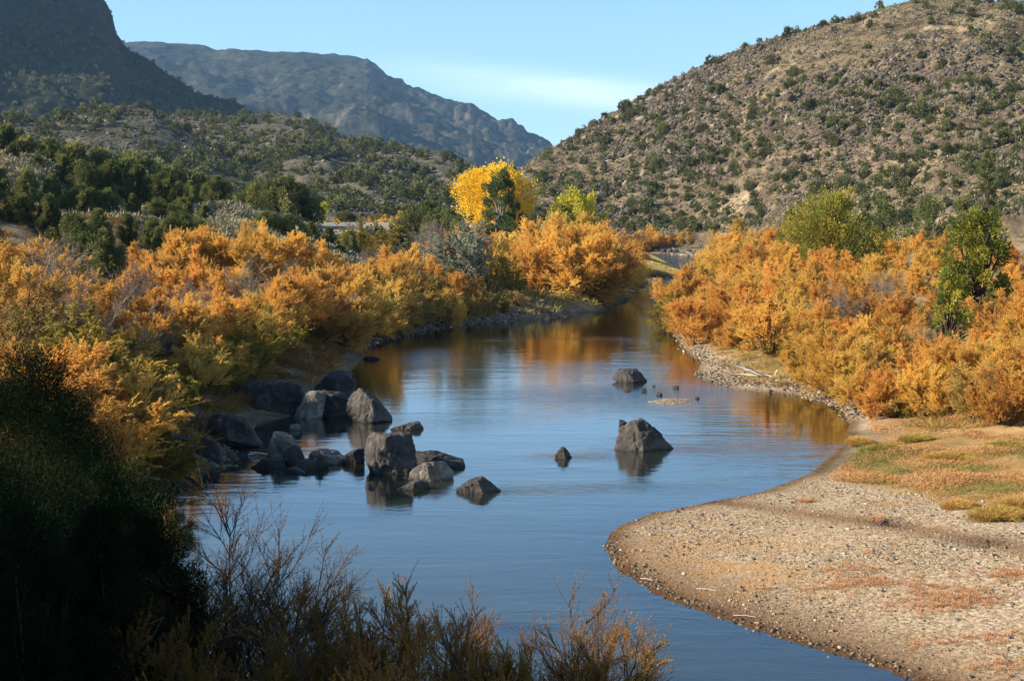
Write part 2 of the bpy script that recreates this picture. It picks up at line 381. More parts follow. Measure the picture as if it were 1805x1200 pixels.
def grow(a, b, h, r, lim):
    out = []; x = a
    while (x < b if b > a else x > b):
        x += h if b > a else -h; h = min(h * r, lim); out.append(x)
    return out
xs = np.array(sorted(grow(-34, -8000, .5, 1.06, 900)) + list(np.arange(-34, 3, .5)) + list(np.arange(3, 19, .28)) + grow(19, 8000, .4, 1.055, 900))
ys = np.array(sorted(grow(24, -2000, .5, 1.25, 900)) + list(np.arange(24, 62, .28)) + list(np.arange(62, 120, .5)) + list(np.arange(120, 270, 1.1)) + grow(270, 13000, 1.2, 1.045, 900))
gx, gy = np.meshgrid(xs, ys); sd_ = shore_dist(gx, gy)
gz = G(gx, gy, sd_)
nx_, ny_ = len(xs), len(ys)
ii, jj = np.meshgrid(np.arange(nx_ - 1), np.arange(ny_ - 1))
F_ = np.stack([jj * nx_ + ii, jj * nx_ + ii + 1, (jj + 1) * nx_ + ii + 1, (jj + 1) * nx_ + ii], -1).reshape(-1, 4)
gpx, gpy = project(gx, np.maximum(gy, 5), gz)
inb = (gx > 0) & (gy > 20) & (gy < 66)
line = np.interp(gpx, [1300, 1420, 1500, 1650, 1805, 2400], [840, 835, 850, 880, 915, 1010])     # foot of the grass
grav = inb * smooth(-8, 12, gpy - line)
shoreg = smooth(2.4, .9, sd_) * (((gx > 3) & (gy > 62) & (gy < 110)) | ((gx < 8) & (gy > 110) & (gy < 160)))
grav = np.clip(grav + shoreg + (sd_ < 0) * 1.0, 0, 1)
chan = np.interp(gpx, [1230, 1330, 1500, 1650, 1805, 2200], [880, 893, 915, 938, 970, 1040])
mud = inb * np.exp(-((gpy - chan) / np.interp(gpx, [1230, 1500, 1805], [5, 11, 17])) ** 2)
lowedge = np.interp(gpx, [1066, 1090, 1170, 1280, 1400, 1620, 2000], [960, 1000, 1050, 1090, 1130, 1200, 1330])
mud = np.clip(mud + inb * smooth(110, 10, np.abs(gpy - lowedge + 8)) * (gpy > 940) * .7, 0, 1)
moss = inb * np.exp(-(((gpx - 1230) / 190) ** 2 + ((gpy - 1005) / 75) ** 2)) * 1.5
grz = ((gx > 2) & (gy > 42) & (gy < 120)) * smooth(10, -6, gpy - line) * smooth(.8, 2.5, sd_)
wet = smooth(.7, .0, sd_) * .75
wet = np.clip(wet + inb * smooth(.13, .04, gz) * .35, 0, 1)
M['ground'] = ground_mat('river_bank_soil_and_gravel', 'ground')
Vg = np.stack([gx, gy, gz], -1).reshape(-1, 3)
structure('ground', mesh_np('ground', Vg, F_, M['ground'], vattrs=dict(gravel=grav.ravel(), mud=mud.ravel(), moss=np.clip(moss, 0, 1).ravel(), grassz=grz.ravel(), wet=wet.ravel()), smooth_=True))

# water sheet, with the real depth under it as an attribute
def water_mat():
    m, t, N, L = mat_new('river_water'); math_, mix, noise, ramp, attr, mapping, sstep = nodeset(t)
    g = N.new('ShaderNodeNewGeometry'); P = g.outputs['Position']
    flow = mapping(P, (.55, 1.25, 1), (0, 0, .12))
    rif = sstep(.50, .70, noise(.10, 4, .6, mapping(P, (.5, 1.4, 1)), .5))
    h1 = noise(1.3, 3, .5, flow, .6); h2 = noise(5.5, 3, .6, flow, .3)
    h3 = noise(.35, 2, .5, mapping(P, (.35, 1.6, 1)), .5)
    hh = math_('ADD', math_('MULTIPLY', h1, math_('ADD', .006, math_('MULTIPLY', rif, .014))), math_('MULTIPLY', h2, math_('ADD', .0022, math_('MULTIPLY', rif, .004))))
    hh = math_('ADD', hh, math_('MULTIPLY', h3, .012))
    hh = math_('ADD', hh, math_('MULTIPLY', attr('riffle'), math_('MULTIPLY', noise(3.4, 4, .7, flow, 1.0), .045)))
    bp = N.new('ShaderNodeBump'); bp.inputs['Strength'].default_value = 1; bp.inputs['Distance'].default_value = 1
    L.new(hh, bp.inputs['Height'])
    gl = N.new('ShaderNodeBsdfGlossy'); gl.inputs['Roughness'].default_value = .05; L.new(bp.outputs[0], gl.inputs['Normal'])
    fr = N.new('ShaderNodeFresnel'); fr.inputs['IOR'].default_value = 1.36; L.new(bp.outputs[0], fr.inputs['Normal'])
    body = N.new('ShaderNodeBsdfDiffuse'); body.inputs[0].default_value = (.022, .026, .014, 1)
    tr = N.new('ShaderNodeBsdfTransparent'); tr.inputs[0].default_value = (.80, .72, .58, 1)
    ms = N.new('ShaderNodeMixShader'); L.new(attr('cloudy'), ms.inputs[0]); L.new(tr.outputs[0], ms.inputs[1]); L.new(body.outputs[0], ms.inputs[2])
    m2 = N.new('ShaderNodeMixShader'); L.new(math_('MULTIPLY', fr.outputs[0], 1.65, True), m2.inputs[0]); L.new(ms.outputs[0], m2.inputs[1]); L.new(gl.outputs[0], m2.inputs[2])
    o = N.new('ShaderNodeOutputMaterial'); L.new(m2.outputs[0], o.inputs[0]); return m
M['water'] = water_mat()
near_ = sd_ < 4
pud = np.zeros_like(near_)
for (qx, qy) in ((1600, 927), (1790, 968)):
    cx, cy = on_level(qx, qy, .25); pud |= (np.abs(gx - cx) < 2.6) & (np.abs(gy - cy) < 1.6)
vm = (near_ | pud).ravel()
Fw = F_[vm[F_].any(1)]
used = np.unique(Fw); remap = np.full(nx_ * ny_, -1); remap[used] = np.arange(len(used))
Vw = Vg[used].copy(); dpt = np.maximum(0, -Vw[:, 2]); Vw[:, 2] = 0
rif = np.zeros(len(Vw))
for (qx, qy, wx, wy, a) in ((1020, 858, 4, 1.2, .30), (880, 868, 3, .8, .3), (1195, 460, 45, 60, 3.0), (1240, 793, 3.0, .8, .35), (1060, 700, 6, 5, .35), (1230, 690, 4, 3, .35), (1170, 492, 6, 10, .6), (700, 625, 5, 8, .35), (1010, 805, 2, 1, .4), (800, 745, 4, 3, .15), (1150, 650, 8, 6, .2)):
    cx, cy = on_level(qx, qy); rif += a * np.exp(-(((Vw[:, 0] - cx) / wx) ** 2 + ((Vw[:, 1] - cy) / wy) ** 2))
structure('water', mesh_np('water', Vw, remap[Fw], M['water'], vattrs=dict(cloudy=1 - np.exp(-dpt * 4.5), riffle=rif)))

# ------------------------------------------------------------------ hills
HILLS = {}
def hill(name, kind, sil, dr, base, profile, nfun, na=260, ntt=170, over=.6):
    sil = np.array(sil, float); dr = np.array(dr, float); base = np.array(base, float)
    px = np.linspace(sil[0, 0], sil[-1, 0], na); t = np.linspace(-.06, 1 + over, ntt)
    A, T = np.meshgrid(px, t)
    Dr = np.interp(A, dr[:, 0], dr[:, 1]); Db = np.interp(A, base[:, 0], base[:, 2])
    Y = Db + (Dr - Db) * T; a = (A - 902.5) / FPX; X = a * Y
    zr = at_dist(A, np.interp(A, sil[:, 0], sil[:, 1]), Dr)[1]
    zb = land(a * Db, Db) + .3 if kind in ('hill', 'knoll') else at_dist(A, np.interp(A, base[:, 0], base[:, 1]), Db)[1]
    p = np.where(T <= 1, np.interp(T, profile[0], profile[1]), 1 - (T - 1) / over * .9)
    Z = zb + (zr - zb) * p + nfun(X, Y, T) * np.clip(T * 5, 0, 1)
    Z = np.where(T < 0, zb - 10, Z)
    HILLS[name] = (px, t, X, Y, Z)
    V = np.stack([X, Y, Z], -1).reshape(-1, 3)
    i, j = np.meshgrid(np.arange(na - 1), np.arange(ntt - 1))
    F = np.stack([j * na + i, j * na + i + 1, (j + 1) * na + i + 1, (j + 1) * na + i], -1).reshape(-1, 4)
    if kind not in M: M[kind] = ground_mat('slope_' + kind, kind)
    return structure(name, mesh_np(name, V, F, M[kind], smooth_=True))
def hill_at(name, px, t):
    P, T, X, Y, Z = HILLS[name]
    i = np.clip(np.interp(px, P, np.arange(len(P))), 0, len(P) - 1.001); j = np.clip(np.interp(t, T, np.arange(len(T))), 0, len(T) - 1.001)
    i0 = i.astype(int); j0 = j.astype(int); fi = i - i0; fj = j - j0
    f = lambda Q: (Q[j0, i0] * (1 - fi) + Q[j0, i0 + 1] * fi) * (1 - fj) + (Q[j0 + 1, i0] * (1 - fi) + Q[j0 + 1, i0 + 1] * fi) * fj
    return f(X), f(Y), f(Z)
def ridged(x, y, seed, octs=5):
    s = 0; a = 1; tt = 0
    for o in range(octs):
        s = s + a * (1 - np.abs(2 * vnoise(x * 2 ** o, y * 2 ** o, seed + o * 13) - 1)); tt += a; a *= .5
    return s / tt - .5
hill('juniper_hill', 'hill',
     [(700, 388), (780, 350), (860, 322), (915, 302), (955, 274), (1000, 248), (1050, 216), (1100, 187), (1160, 152), (1200, 132), (1250, 107), (1290, 90), (1340, 73), (1400, 56), (1450, 42), (1500, 32), (1550, 14), (1600, 3), (1660, -2), (1720, 3), (1805, 8), (2000, 25), (2600, 120)],
     [(780, 560), (1000, 545), (1400, 540), (1805, 520), (2600, 480)],
     [(780, 400, 440), (900, 402, 440), (1100, 408, 420), (1300, 405, 380), (1400, 402, 330), (1805, 400, 270), (2600, 400, 240)],
     ([0, .12, .5, .85, 1], [0, .07, .45, .86, 1]),
     lambda X, Y, T: (fbm(X * .022 + Y * .012, Y * .02, 5, 21) * 5 + ridged((X - Y * .5) * .03, (X + Y) * .008, 31) * 5 + fbm(X * .25, Y * .25, 3, 41) * .9 + 1.8 * smooth(.05, .25, fbm(X * .03 + 9, Y * .03, 4, 44)) * np.abs(fbm(X * .12, Y * .35, 3, 45)) * 2) * np.clip((1.02 - T) * 4, .12, 1), 520, 300)
hill('rolling_knolls', 'knoll',
     [(-300, 260), (100, 250), (200, 232), (310, 203), (400, 207), (450, 204), (490, 199), (540, 208), (575, 226), (600, 238), (640, 247), (700, 262), (780, 283), (850, 300), (900, 314), (980, 335), (1080, 388)],
     [(-300, 820), (500, 800), (900, 720)],
     [(-300, 330, 480), (200, 350, 450), (540, 374, 400), (700, 388, 400), (850, 396, 410), (980, 404, 430)],
     ([0, .2, .5, .8, 1], [0, .10, .36, .74, 1]),
     lambda X, Y, T: (ridged((X + .35 * Y) * .011, Y * .007, 51) * 17 + fbm(X * .03, Y * .03, 4, 55) * 5 + fbm(X * .2, Y * .2, 3, 56) * 1.0) * np.clip((1 - T) * 3.5, .06, 1), 330, 220)
hill('near_knoll', 'knoll',
     [(-500, 250), (-200, 225), (0, 214), (60, 213), (110, 207), (160, 194), (200, 187), (240, 183), (275, 194), (305, 212), (335, 232), (370, 252), (400, 268), (440, 290), (490, 318), (530, 345), (575, 388)],
     [(-500, 560), (240, 600), (540, 560)],
     [(-500, 330, 420), (0, 330, 420), (240, 345, 420), (540, 380, 420), (575, 384, 420)],
     ([0, .3, .6, 1], [0, .2, .5, 1]),
     lambda X, Y, T: (fbm(X * .02, Y * .02, 4, 61) * 7 + fbm(X * .2, Y * .2, 3, 66) * 1.0) * np.clip((1 - T) * 4, .08, 1), 220, 120)
hill('dark_mesa', 'mesa',
     [(-1500, -700), (-900, -640), (-450, -430), (-120, -170), (0, -22), (100, -8), (178, 0), (196, 14), (208, 36), (213, 66), (232, 92), (262, 112), (300, 140), (350, 170), (385, 180), (415, 186), (440, 200), (480, 230), (560, 290)],  # left of the frame the unseen ridge is raised to shade the slope
     [(-1500, 1300), (-900, 1550), (-300, 1800), (0, 1800), (560, 1500)],
     [(-1500, 260, 650), (-900, 260, 800), (-300, 250, 1050), (0, 250, 1050), (560, 330, 1050)],
     ([0, .3, .6, .74, .79, .86, .88, 1], [0, .24, .56, .72, .84, .88, .985, 1]),
     lambda X, Y, T: (ridged(X * .006, Y * .003, 71) * 34 + fbm(X * .02, Y * .02, 5, 75) * 14) * np.clip((1.04 - T) * 2.5, .05, 1) * np.clip(np.interp(X / Y * FPX + 902, [150, 330, 470], [1, .5, .2]), 0, 1) + fbm(X * .05, Y * .05, 3, 77) * 5, 460, 260, .5)
hill('far_mountain', 'far',
     [(-200, 90), (100, 80), (240, 76), (300, 73), (380, 86), (440, 86), (500, 90), (560, 95), (620, 101), (650, 106), (672, 124), (692, 138), (720, 156), (745, 163), (770, 170), (800, 183), (830, 188), (855, 200), (880, 219), (905, 222), (930, 237), (955, 248), (972, 262), (1000, 282), (1080, 310), (1300, 340)],
     [(-200, 5000), (650, 4600), (980, 4400), (1300, 4300)],
     [(-200, 330, 3000), (650, 330, 3000), (1000, 340, 3100), (1300, 350, 3200)],
     ([0, .35, .6, .72, 1], [0, .40, .66, .80, 1]),
     lambda X, Y, T: (ridged(X * .0022, Y * .0007, 81, 6) * 120 * np.clip(1.1 - T, .15, 1) + fbm(X * .008, Y * .008, 5, 85) * 40) * np.clip((1.03 - T) * 3, .05, 1) + fbm(X * .012, Y * .012, 3, 87) * 14 + np.abs(fbm(X * .035, Y * .01, 3, 88)) * 16 * np.interp(X / Y * FPX + 902, [620, 700], [.15, 1]), 640, 280, .4)
print('terrain', round(time.time() - T0, 1))

# ------------------------------------------------------------------ plant generators (each returns trunk mesh, crown mesh; base at the origin, height about 1 unit per metre)
def rot_about(v, spread, rng):
    """unit vectors turned away from v by about `spread` radians"""
    n = v.shape[:-1]; r = rng.normal(size=v.shape); p = norm(np.cross(v, r))
    return norm(v * np.cos(spread)[..., None] + p * np.sin(spread)[..., None])
def curve(base, d, L, k, rng, up=0.0, wob=.08):
    """(n,k,3) polylines from base along d, length L"""
    n = len(base); pts = [base]; cur = d.copy(); st = (L / (k - 1))[:, None]
    for i in range(k - 1):
        cur = norm(cur + np.array([0, 0, up]) + rng.normal(size=(n, 3)) * wob); pts.append(pts[-1] + cur * st)
    return np.stack(pts, 1)
def along(P, t):
    """points and directions at parameters t (n,m) on polylines P (n,k,3)"""
    k = P.shape[1]; f = t * (k - 1); i = np.clip(f.astype(int), 0, k - 2); fr = (f - i)[..., None]
    n = np.arange(len(P))[:, None]
    a, b = P[n, i], P[n, i + 1]; return a * (1 - fr) + b * fr, norm(b - a)
def shrub(name, seed, H, stems, tilt, nb, nt_, leaves, leafL, leafW, lspread, fmat, bmat='bark', up1=.05, twig_up=.06, b_len=.42, t_len=.42, r0=.05, bend=.1, tmin=.28, base_r=.25, leaf_from=.1, twigs=True, ksides=4, tintclump=.5, tleaf=None):
    rng = np.random.default_rng(seed)
    az = rng.uniform(0, 2 * math.pi, stems); ti = np.radians(rng.uniform(tilt[0], tilt[1], stems))
    d = np.stack([np.sin(ti) * np.cos(az), np.sin(ti) * np.sin(az), np.cos(ti)], -1)
    b = np.stack([np.cos(az) * base_r * rng.uniform(.1, 1, stems), np.sin(az) * base_r * rng.uniform(.1, 1, stems), np.full(stems, -.25)], -1)
    Ls = H * rng.uniform(.72, 1.05, stems) * (1 - .12 * np.sin(ti))
    S1 = curve(b, d, Ls, 7, rng, up1, .10)
    t1 = rng.uniform(tmin, 1, (stems, nb)) ** .85
    p1, d1 = along(S1, t1); L2 = (Ls[:, None] * b_len * (1.15 - .75 * t1) * rng.uniform(.7, 1.2, t1.shape)).ravel()
    d2 = rot_about(d1.reshape(-1, 3), rng.uniform(.35, .95, stems * nb), rng)
    S2 = curve(p1.reshape(-1, 3), d2, L2, 5, rng, twig_up, .12)
    n2 = len(S2); t2 = rng.uniform(.15, 1, (n2, nt_))
    p2, dd2 = along(S2, t2); L3 = np.repeat(L2, nt_) * t_len * rng.uniform(.5, 1.2, n2 * nt_)
    d3 = rot_about(dd2.reshape(-1, 3), rng.uniform(.25, .8, n2 * nt_), rng)
    S3 = curve(p2.reshape(-1, 3), d3, L3, 4, rng, twig_up, .10)
    rr = r0 * np.linspace(1, .25, 7)[None] * (Ls / H)[:, None]
    Va, Fa = tubes(S1, rr, 5); Vb, Fb = tubes(S2, np.linspace(1, .3, 5)[None] * (r0 * .33) * np.ones((n2, 1)), ksides)
    Vs, Fs = [Va, Vb], [Fa, Fb + len(Va)]
    if twigs:
        Vc, Fc = tubes(S3, np.linspace(1, .35, 4)[None] * (r0 * .12) * np.ones((len(S3), 1)), 3)
        Fs.append(Fc + len(Va) + len(Vb)); Vs.append(Vc)
    tm = mesh_np(name + '_trunk', np.concatenate(Vs), np.concatenate(Fs), M[bmat])
    n3 = len(S3); t3 = rng.uniform(leaf_from, 1, (n3, leaves)); p3, dd3 = along(S3, t3)
    lp = p3.reshape(-1, 3); ld = rot_about(dd3.reshape(-1, 3), np.abs(rng.normal(0, lspread, n3 * leaves)), rng)
    LV, LF = blades(lp, ld, leafL * rng.uniform(.6, 1.3, len(lp)), leafW * rng.uniform(.7, 1.3, len(lp)), rng, bend)
    stem_t = rng.uniform(-1, 1, stems); br_t = rng.uniform(-1, 1, n2); tw_t = rng.uniform(-1, 1, n3)
    tint = .5 + tintclump * (.25 * np.repeat(stem_t, nb * nt_ * leaves) + .30 * np.repeat(br_t, nt_ * leaves) + .15 * np.repeat(tw_t, leaves)) + rng.uniform(-.12, .12, len(lp))
    cm = mesh_np(name + '_crown', LV, LF, M[fmat], attrs=dict(tint=np.clip(tint, 0, 1)))
    return [tm, cm]
def clumped(name, seed, H, Wd, nclump, nleaf, leafL, leafW, fmat, bmat='bark', shape='round', crad=.28, z0=.12, trunk=.12, up=.4, tintc=.5, jag=.35):
    """dense crown made of leaf clumps filling an uneven volume"""
    rng = np.random.default_rng(seed)
    u = rng.uniform(0, 1, nclump); az = rng.uniform(0, 2 * math.pi, nclump)
    zt = rng.uniform(z0, 1, nclump)
    lob = 1 + jag * np.sin(az * 3 + seed) * .4 + jag * rng.uniform(-.6, .6, nclump)
    if shape == 'cone': prof = np.interp(zt, [0, .1, .3, .6, .85, 1], [.55, .85, 1, .78, .45, .08])
    elif shape == 'round': prof = np.interp(zt, [0, .12, .35, .65, .85, 1], [.6, .85, 1, .92, .66, .15])
    else: prof = np.interp(zt, [0, .15, .4, .7, .88, 1], [.15, .5, .85, 1, .8, .3])
    rad = Wd / 2 * prof * lob * np.sqrt(rng.uniform(.25, 1, nclump)) * (1 - crad * .4)
    C = np.stack([rad * np.cos(az), rad * np.sin(az), zt * H * (1 + rng.uniform(-.05, .05, nclump)) - crad * Wd * .3], -1)
    C[:, 2] = np.maximum(C[:, 2], .25 * H * z0)
    outw = norm(np.stack([np.cos(az) * .8, np.sin(az) * .8, np.full(nclump, up + .6)], -1))
    k = nleaf // nclump
    rc = crad * Wd * .5 * rng.uniform(.6, 1.25, nclump)
    q = norm(rng.normal(size=(nclump, k, 3))) * rng.uniform(.35, 1, (nclump, k, 1)) ** .6
    q = q * rc[:, None, None] * np.array([1, 1, 1.25]) + outw[:, None] * (rng.uniform(0, 1, (nclump, k, 1)) ** 3) * rc[:, None, None] * .9
    P = (C[:, None] + q).reshape(-1, 3)
    P[:, 2] = np.maximum(P[:, 2], .02 * H)
    D = norm(q.reshape(-1, 3) / np.repeat(rc, k)[:, None] * .8 + np.repeat(outw, k, 0) * .9 + rng.normal(size=(nclump * k, 3)) * .45)
    V, F = blades(P, D, leafL * rng.uniform(.6, 1.3, len(P)), leafW * rng.uniform(.7, 1.3, len(P)), rng, .0)
    tint = .5 + tintc * .45 * np.repeat(rng.uniform(-1, 1, nclump), k) + rng.uniform(-.15, .15, len(P))
    cm = mesh_np(name + '_crown', V, F, M[fmat], attrs=dict(tint=np.clip(tint, 0, 1)))
    ns = min(nclump, 40); b0 = np.zeros((ns, 3)); b0[:, :2] = rng.normal(0, trunk * .6, (ns, 2)); b0[:, 2] = -.3
    mid = b0 * .4 + C[:ns] * .4 + np.array([0, 0, .12 * H]) ; mid[:, :2] *= .6
    PP = np.stack([b0, b0 * .7 + mid * .3 + rng.normal(0, .03 * H, (ns, 3)) * .5, mid, (mid + C[:ns]) / 2 + rng.normal(0, .02 * H, (ns, 3)), C[:ns]], 1)
    tv, tf = tubes(PP, np.linspace(1, .2, 5)[None] * trunk * rng.uniform(.35, 1, (ns, 1)), 5)
    tm = mesh_np(name + '_trunk', tv, tf, M[bmat])
    return [tm, cm]

ALL = []            # every plant placed, for its label
def plant(name, proto, x, y, z, sc, rz, label, cat, group, tilt=0, parts=('trunk', 'crown')):
    o = thing(name, (x, y, z), label, cat, group, rz, sc)
    if tilt: o.rotation_euler = (tilt, tilt * .6, rz)
    for pn, me in zip(parts, proto): link(pn, me, o)
    return o
def gz1(x, y): return float(G(np.array([x]), np.array([y]))[0])

rnd = random.Random(4)
TAM = [shrub('tamarisk', 100 + i, 5.0, 15, (3, 74), 14, 14, 56, .125, .024, .75, 'tam', up1=.07, tmin=.10, b_len=.40, t_len=.62, tintclump=.4) for i in range(4)]
TAMT = [shrub('tan_tamarisk', 120 + i, 5.0, 15, (3, 66), 13, 8, 24, .15, .034, .5, 'tamtan', up1=.06, tmin=.12) for i in range(2)]
TAMG = [shrub('green_tamarisk', 130 + i, 5.0, 15, (3, 72), 13, 8, 44, .16, .038, .50, 'tamgreen', up1=.05, tmin=.12) for i in range(2)]
BARE = [shrub('bare_shrub', 140 + i, 5.0, 16, (4, 55), 10, 8, 8, .22, .012, .4, 'grey', 'barkpale', up1=.05, r0=.035) for i in range(2)]
JUN = [clumped('juniper', 200 + i, 4.0, w_, nc, 17000, .19, .085, 'jun', shape=sh, crad=cr * .9, up=.9, jag=.6, tintc=.9) for i, (w_, nc, sh, cr) in enumerate(((3.4, 95, 'round', .24), (2.9, 90, 'cone', .24), (3.9, 110, 'round', .20), (2.5, 80, 'cone', .26)))]
HJ = [clumped('hill_juniper', 230 + i, 3.2, w_, nc, 2600, .42, .20, 'junfar', shape='round', crad=.34, up=.5, z0=.08, jag=.5) for i, (w_, nc) in enumerate(((4.2, 26), (3.6, 22), (4.8, 30), (3.2, 18)))]
print('plants', round(time.time() - T0, 1))

TAMLIST = []
def tam(px, Y, top, kind='tam', wide=1.0, dz=0, adj=None, region=None):
    """a tamarisk standing on the land at distance Y whose top reaches photograph row `top`"""
    x = float(at_dist(px, 400, Y)[0]); z = gz1(x, Y) + dz
    h = max(1.2, float(at_dist(px, top, Y)[1]) - z)
    TAMLIST.append(dict(px=px, x=x, y=Y, z=z, h=h, kind=kind, wide=wide, adj=adj, region=region))
# left bank: a dense wall of orange shrubs, row behind row
for px, Y, top in ((30, 62, 455), (-60, 64, 430), (105, 70, 500), (190, 76, 530), (260, 78, 560), (330, 80, 520), (395, 84, 560),
                   (-20, 78, 405), (60, 82, 430), (150, 88, 480), (215, 90, 470), (290, 92, 450), (360, 95, 440), (430, 98, 480), (490, 100, 520), (550, 104, 500),
                   (250, 106, 425), (310, 110, 405), (375, 112, 395), (430, 112, 385), (480, 116, 395), (530, 118, 425), (585, 118, 450), (625, 122, 485), (600, 112, 530), (640, 116, 560),
                   (350, 124, 405), (455, 130, 400), (520, 132, 415), (575, 134, 440), (20, 95, 430), (110, 100, 480)):
    tam(px, Y, top + rnd.uniform(-12, 14), 'tam', rnd.uniform(.9, 1.25), region='left bank')
for px, Y, top in ((170, 64, 540), (300, 70, 530), (350, 73, 520), (400, 77, 530), (440, 80, 520), (470, 86, 500), (500, 90, 490), (540, 95, 490), (590, 99, 490), (620, 104, 500), (650, 110, 520), (570, 100, 470), (450, 90, 480), (340, 66, 590), (260, 70, 520), (395, 71, 600), (210, 69, 520), (130, 60, 560), (60, 66, 480), (385, 88, 480)):
    tam(px, Y, top + rnd.uniform(-8, 10), 'tam', 1.25, region='left bank')
for px, Y, top in ((110, 52, 590), (170, 55, 600), (200, 60, 600), (60, 50, 560), (140, 60, 560), (350, 67, 630), (385, 69, 615), (420, 72, 580), (460, 77, 570), (500, 82, 560), (-10, 55, 500), (200, 53, 650), (150, 50, 660), (90, 46, 640), (180, 49, 690), (-30, 45, 580)):
    tam(px, Y, top + rnd.uniform(-8, 10), ('tamtan', 'tam', 'tamgreen', 'tamtan')[(px // 10) % 4], 1.45, region='left bank')
for px, Y, top in ((150, 66, 560), (95, 58, 590), (230, 70, 600), (40, 54, 580), (-30, 50, 560), (300, 100, 510), (170, 80, 545)):
    tam(px, Y, top, 'tamtan', 1.1, region='left bank')
for px, Y, top in ((560, 108, 560), (470, 96, 565), (620, 120, 560)):
    tam(px, Y, top, 'tamgreen', 1.1, region='left bank')
# farther along the left bank
for px, Y, top, k in ((665, 132, 500, 'tam'), (700, 140, 470, 'tamtan'), (735, 146, 480, 'tam'), (690, 130, 545, 'tamtan'), (760, 142, 520, 'tamtan'), (800, 142, 460, 'tam'), (655, 111, 480, 'tam'), (680, 113, 490, 'tamtan'), (705, 116, 500, 'tam'), (735, 119, 505, 'tamtan'), (765, 122, 510, 'tamtan'), (795, 125, 510, 'tam'), (825, 127.5, 515, 'tamtan'), (855, 130, 515, 'tamtan'), (885, 131.5, 520, 'tamgreen'), (915, 134, 520, 'tamtan'), (670, 121, 470, 'tam'), (700, 124, 470, 'tamtan'), (730, 126, 475, 'tamtan'), (765, 128.5, 480, 'tamtan'), (800, 131, 480, 'tam'), (835, 134, 485, 'tamtan'), (870, 137, 490, 'tamtan'), (900, 139, 480, 'tamgreen'), (685, 128, 455, 'tam'), (715, 132, 450, 'tamtan'), (750, 134, 460, 'tam'), (785, 136, 470, 'tamtan'), (825, 138, 480, 'tamtan'), (860, 140, 470, 'tamgreen'), (895, 142, 465, 'tamgreen'), (725, 142, 440, 'tam'), (690, 138, 440, 'tam'), (655, 124, 520, 'tam'), (690, 122, 530, 'tamtan'), (880, 150, 440, 'tamgreen'), (845, 148, 510, 'tamtan'), (880, 152, 520, 'tamgreen'),
                      (905, 160, 480, 'tamgreen'), (720, 165, 455, 'tamtan'), (770, 172, 450, 'tamtan'), (690, 160, 455, 'tamtan'), (845, 196, 398, 'tam'), (800, 200, 405, 'tam'), (870, 178, 425, 'tamgreen'),
                      (925, 156, 430, 'tam'), (960, 150, 415, 'tam'), (1000, 149, 405, 'tam'), (1035, 151, 410, 'tam'), (1052, 157, 415, 'tam'), (1070, 164, 425, 'tam'), (1098, 196, 446, 'tam'), (1082, 176, 430, 'tam'), (1000, 160, 395, 'tam'), (950, 158, 400, 'tam'), (1050, 165, 400, 'tam'), (960, 190, 385, 'tam'), (1010, 200, 385, 'tam'), (1060, 205, 395, 'tam'), (1085, 222, 412, 'tam'), (1040, 196, 400, 'tamtan'),
                      (900, 185, 425, 'tam'), (1080, 190, 440, 'tamtan'), (930, 158, 500, 'tam'), (1010, 162, 450, 'tam'), (1060, 172, 455, 'tamtan'), (1105, 186, 460, 'tamtan'), (700, 255, 378, 'tam'), (675, 262, 383, 'tam'), (655, 268, 385, 'tam'), (720, 262, 376, 'tam')):
    tam(px, Y, top, k, rnd.uniform(.9, 1.15), region='left bank')
for px, Y, top, k in ((1110, 396, 405, 'tam'), (1140, 402, 408, 'tamtan'), (1165, 400, 412, 'tam'), (1190, 402, 412, 'tamtan'), (1210, 400, 406, 'tam'), (1240, 398, 400, 'tam'), (1265, 400, 402, 'tam'), (1150, 396, 402, 'tam'), (1225, 396, 412, 'tamtan'), (1285, 396, 404, 'tam'), (1128, 392, 414, 'tamtan')):
    tam(px, Y, top, k, 1.2, region='far bank')
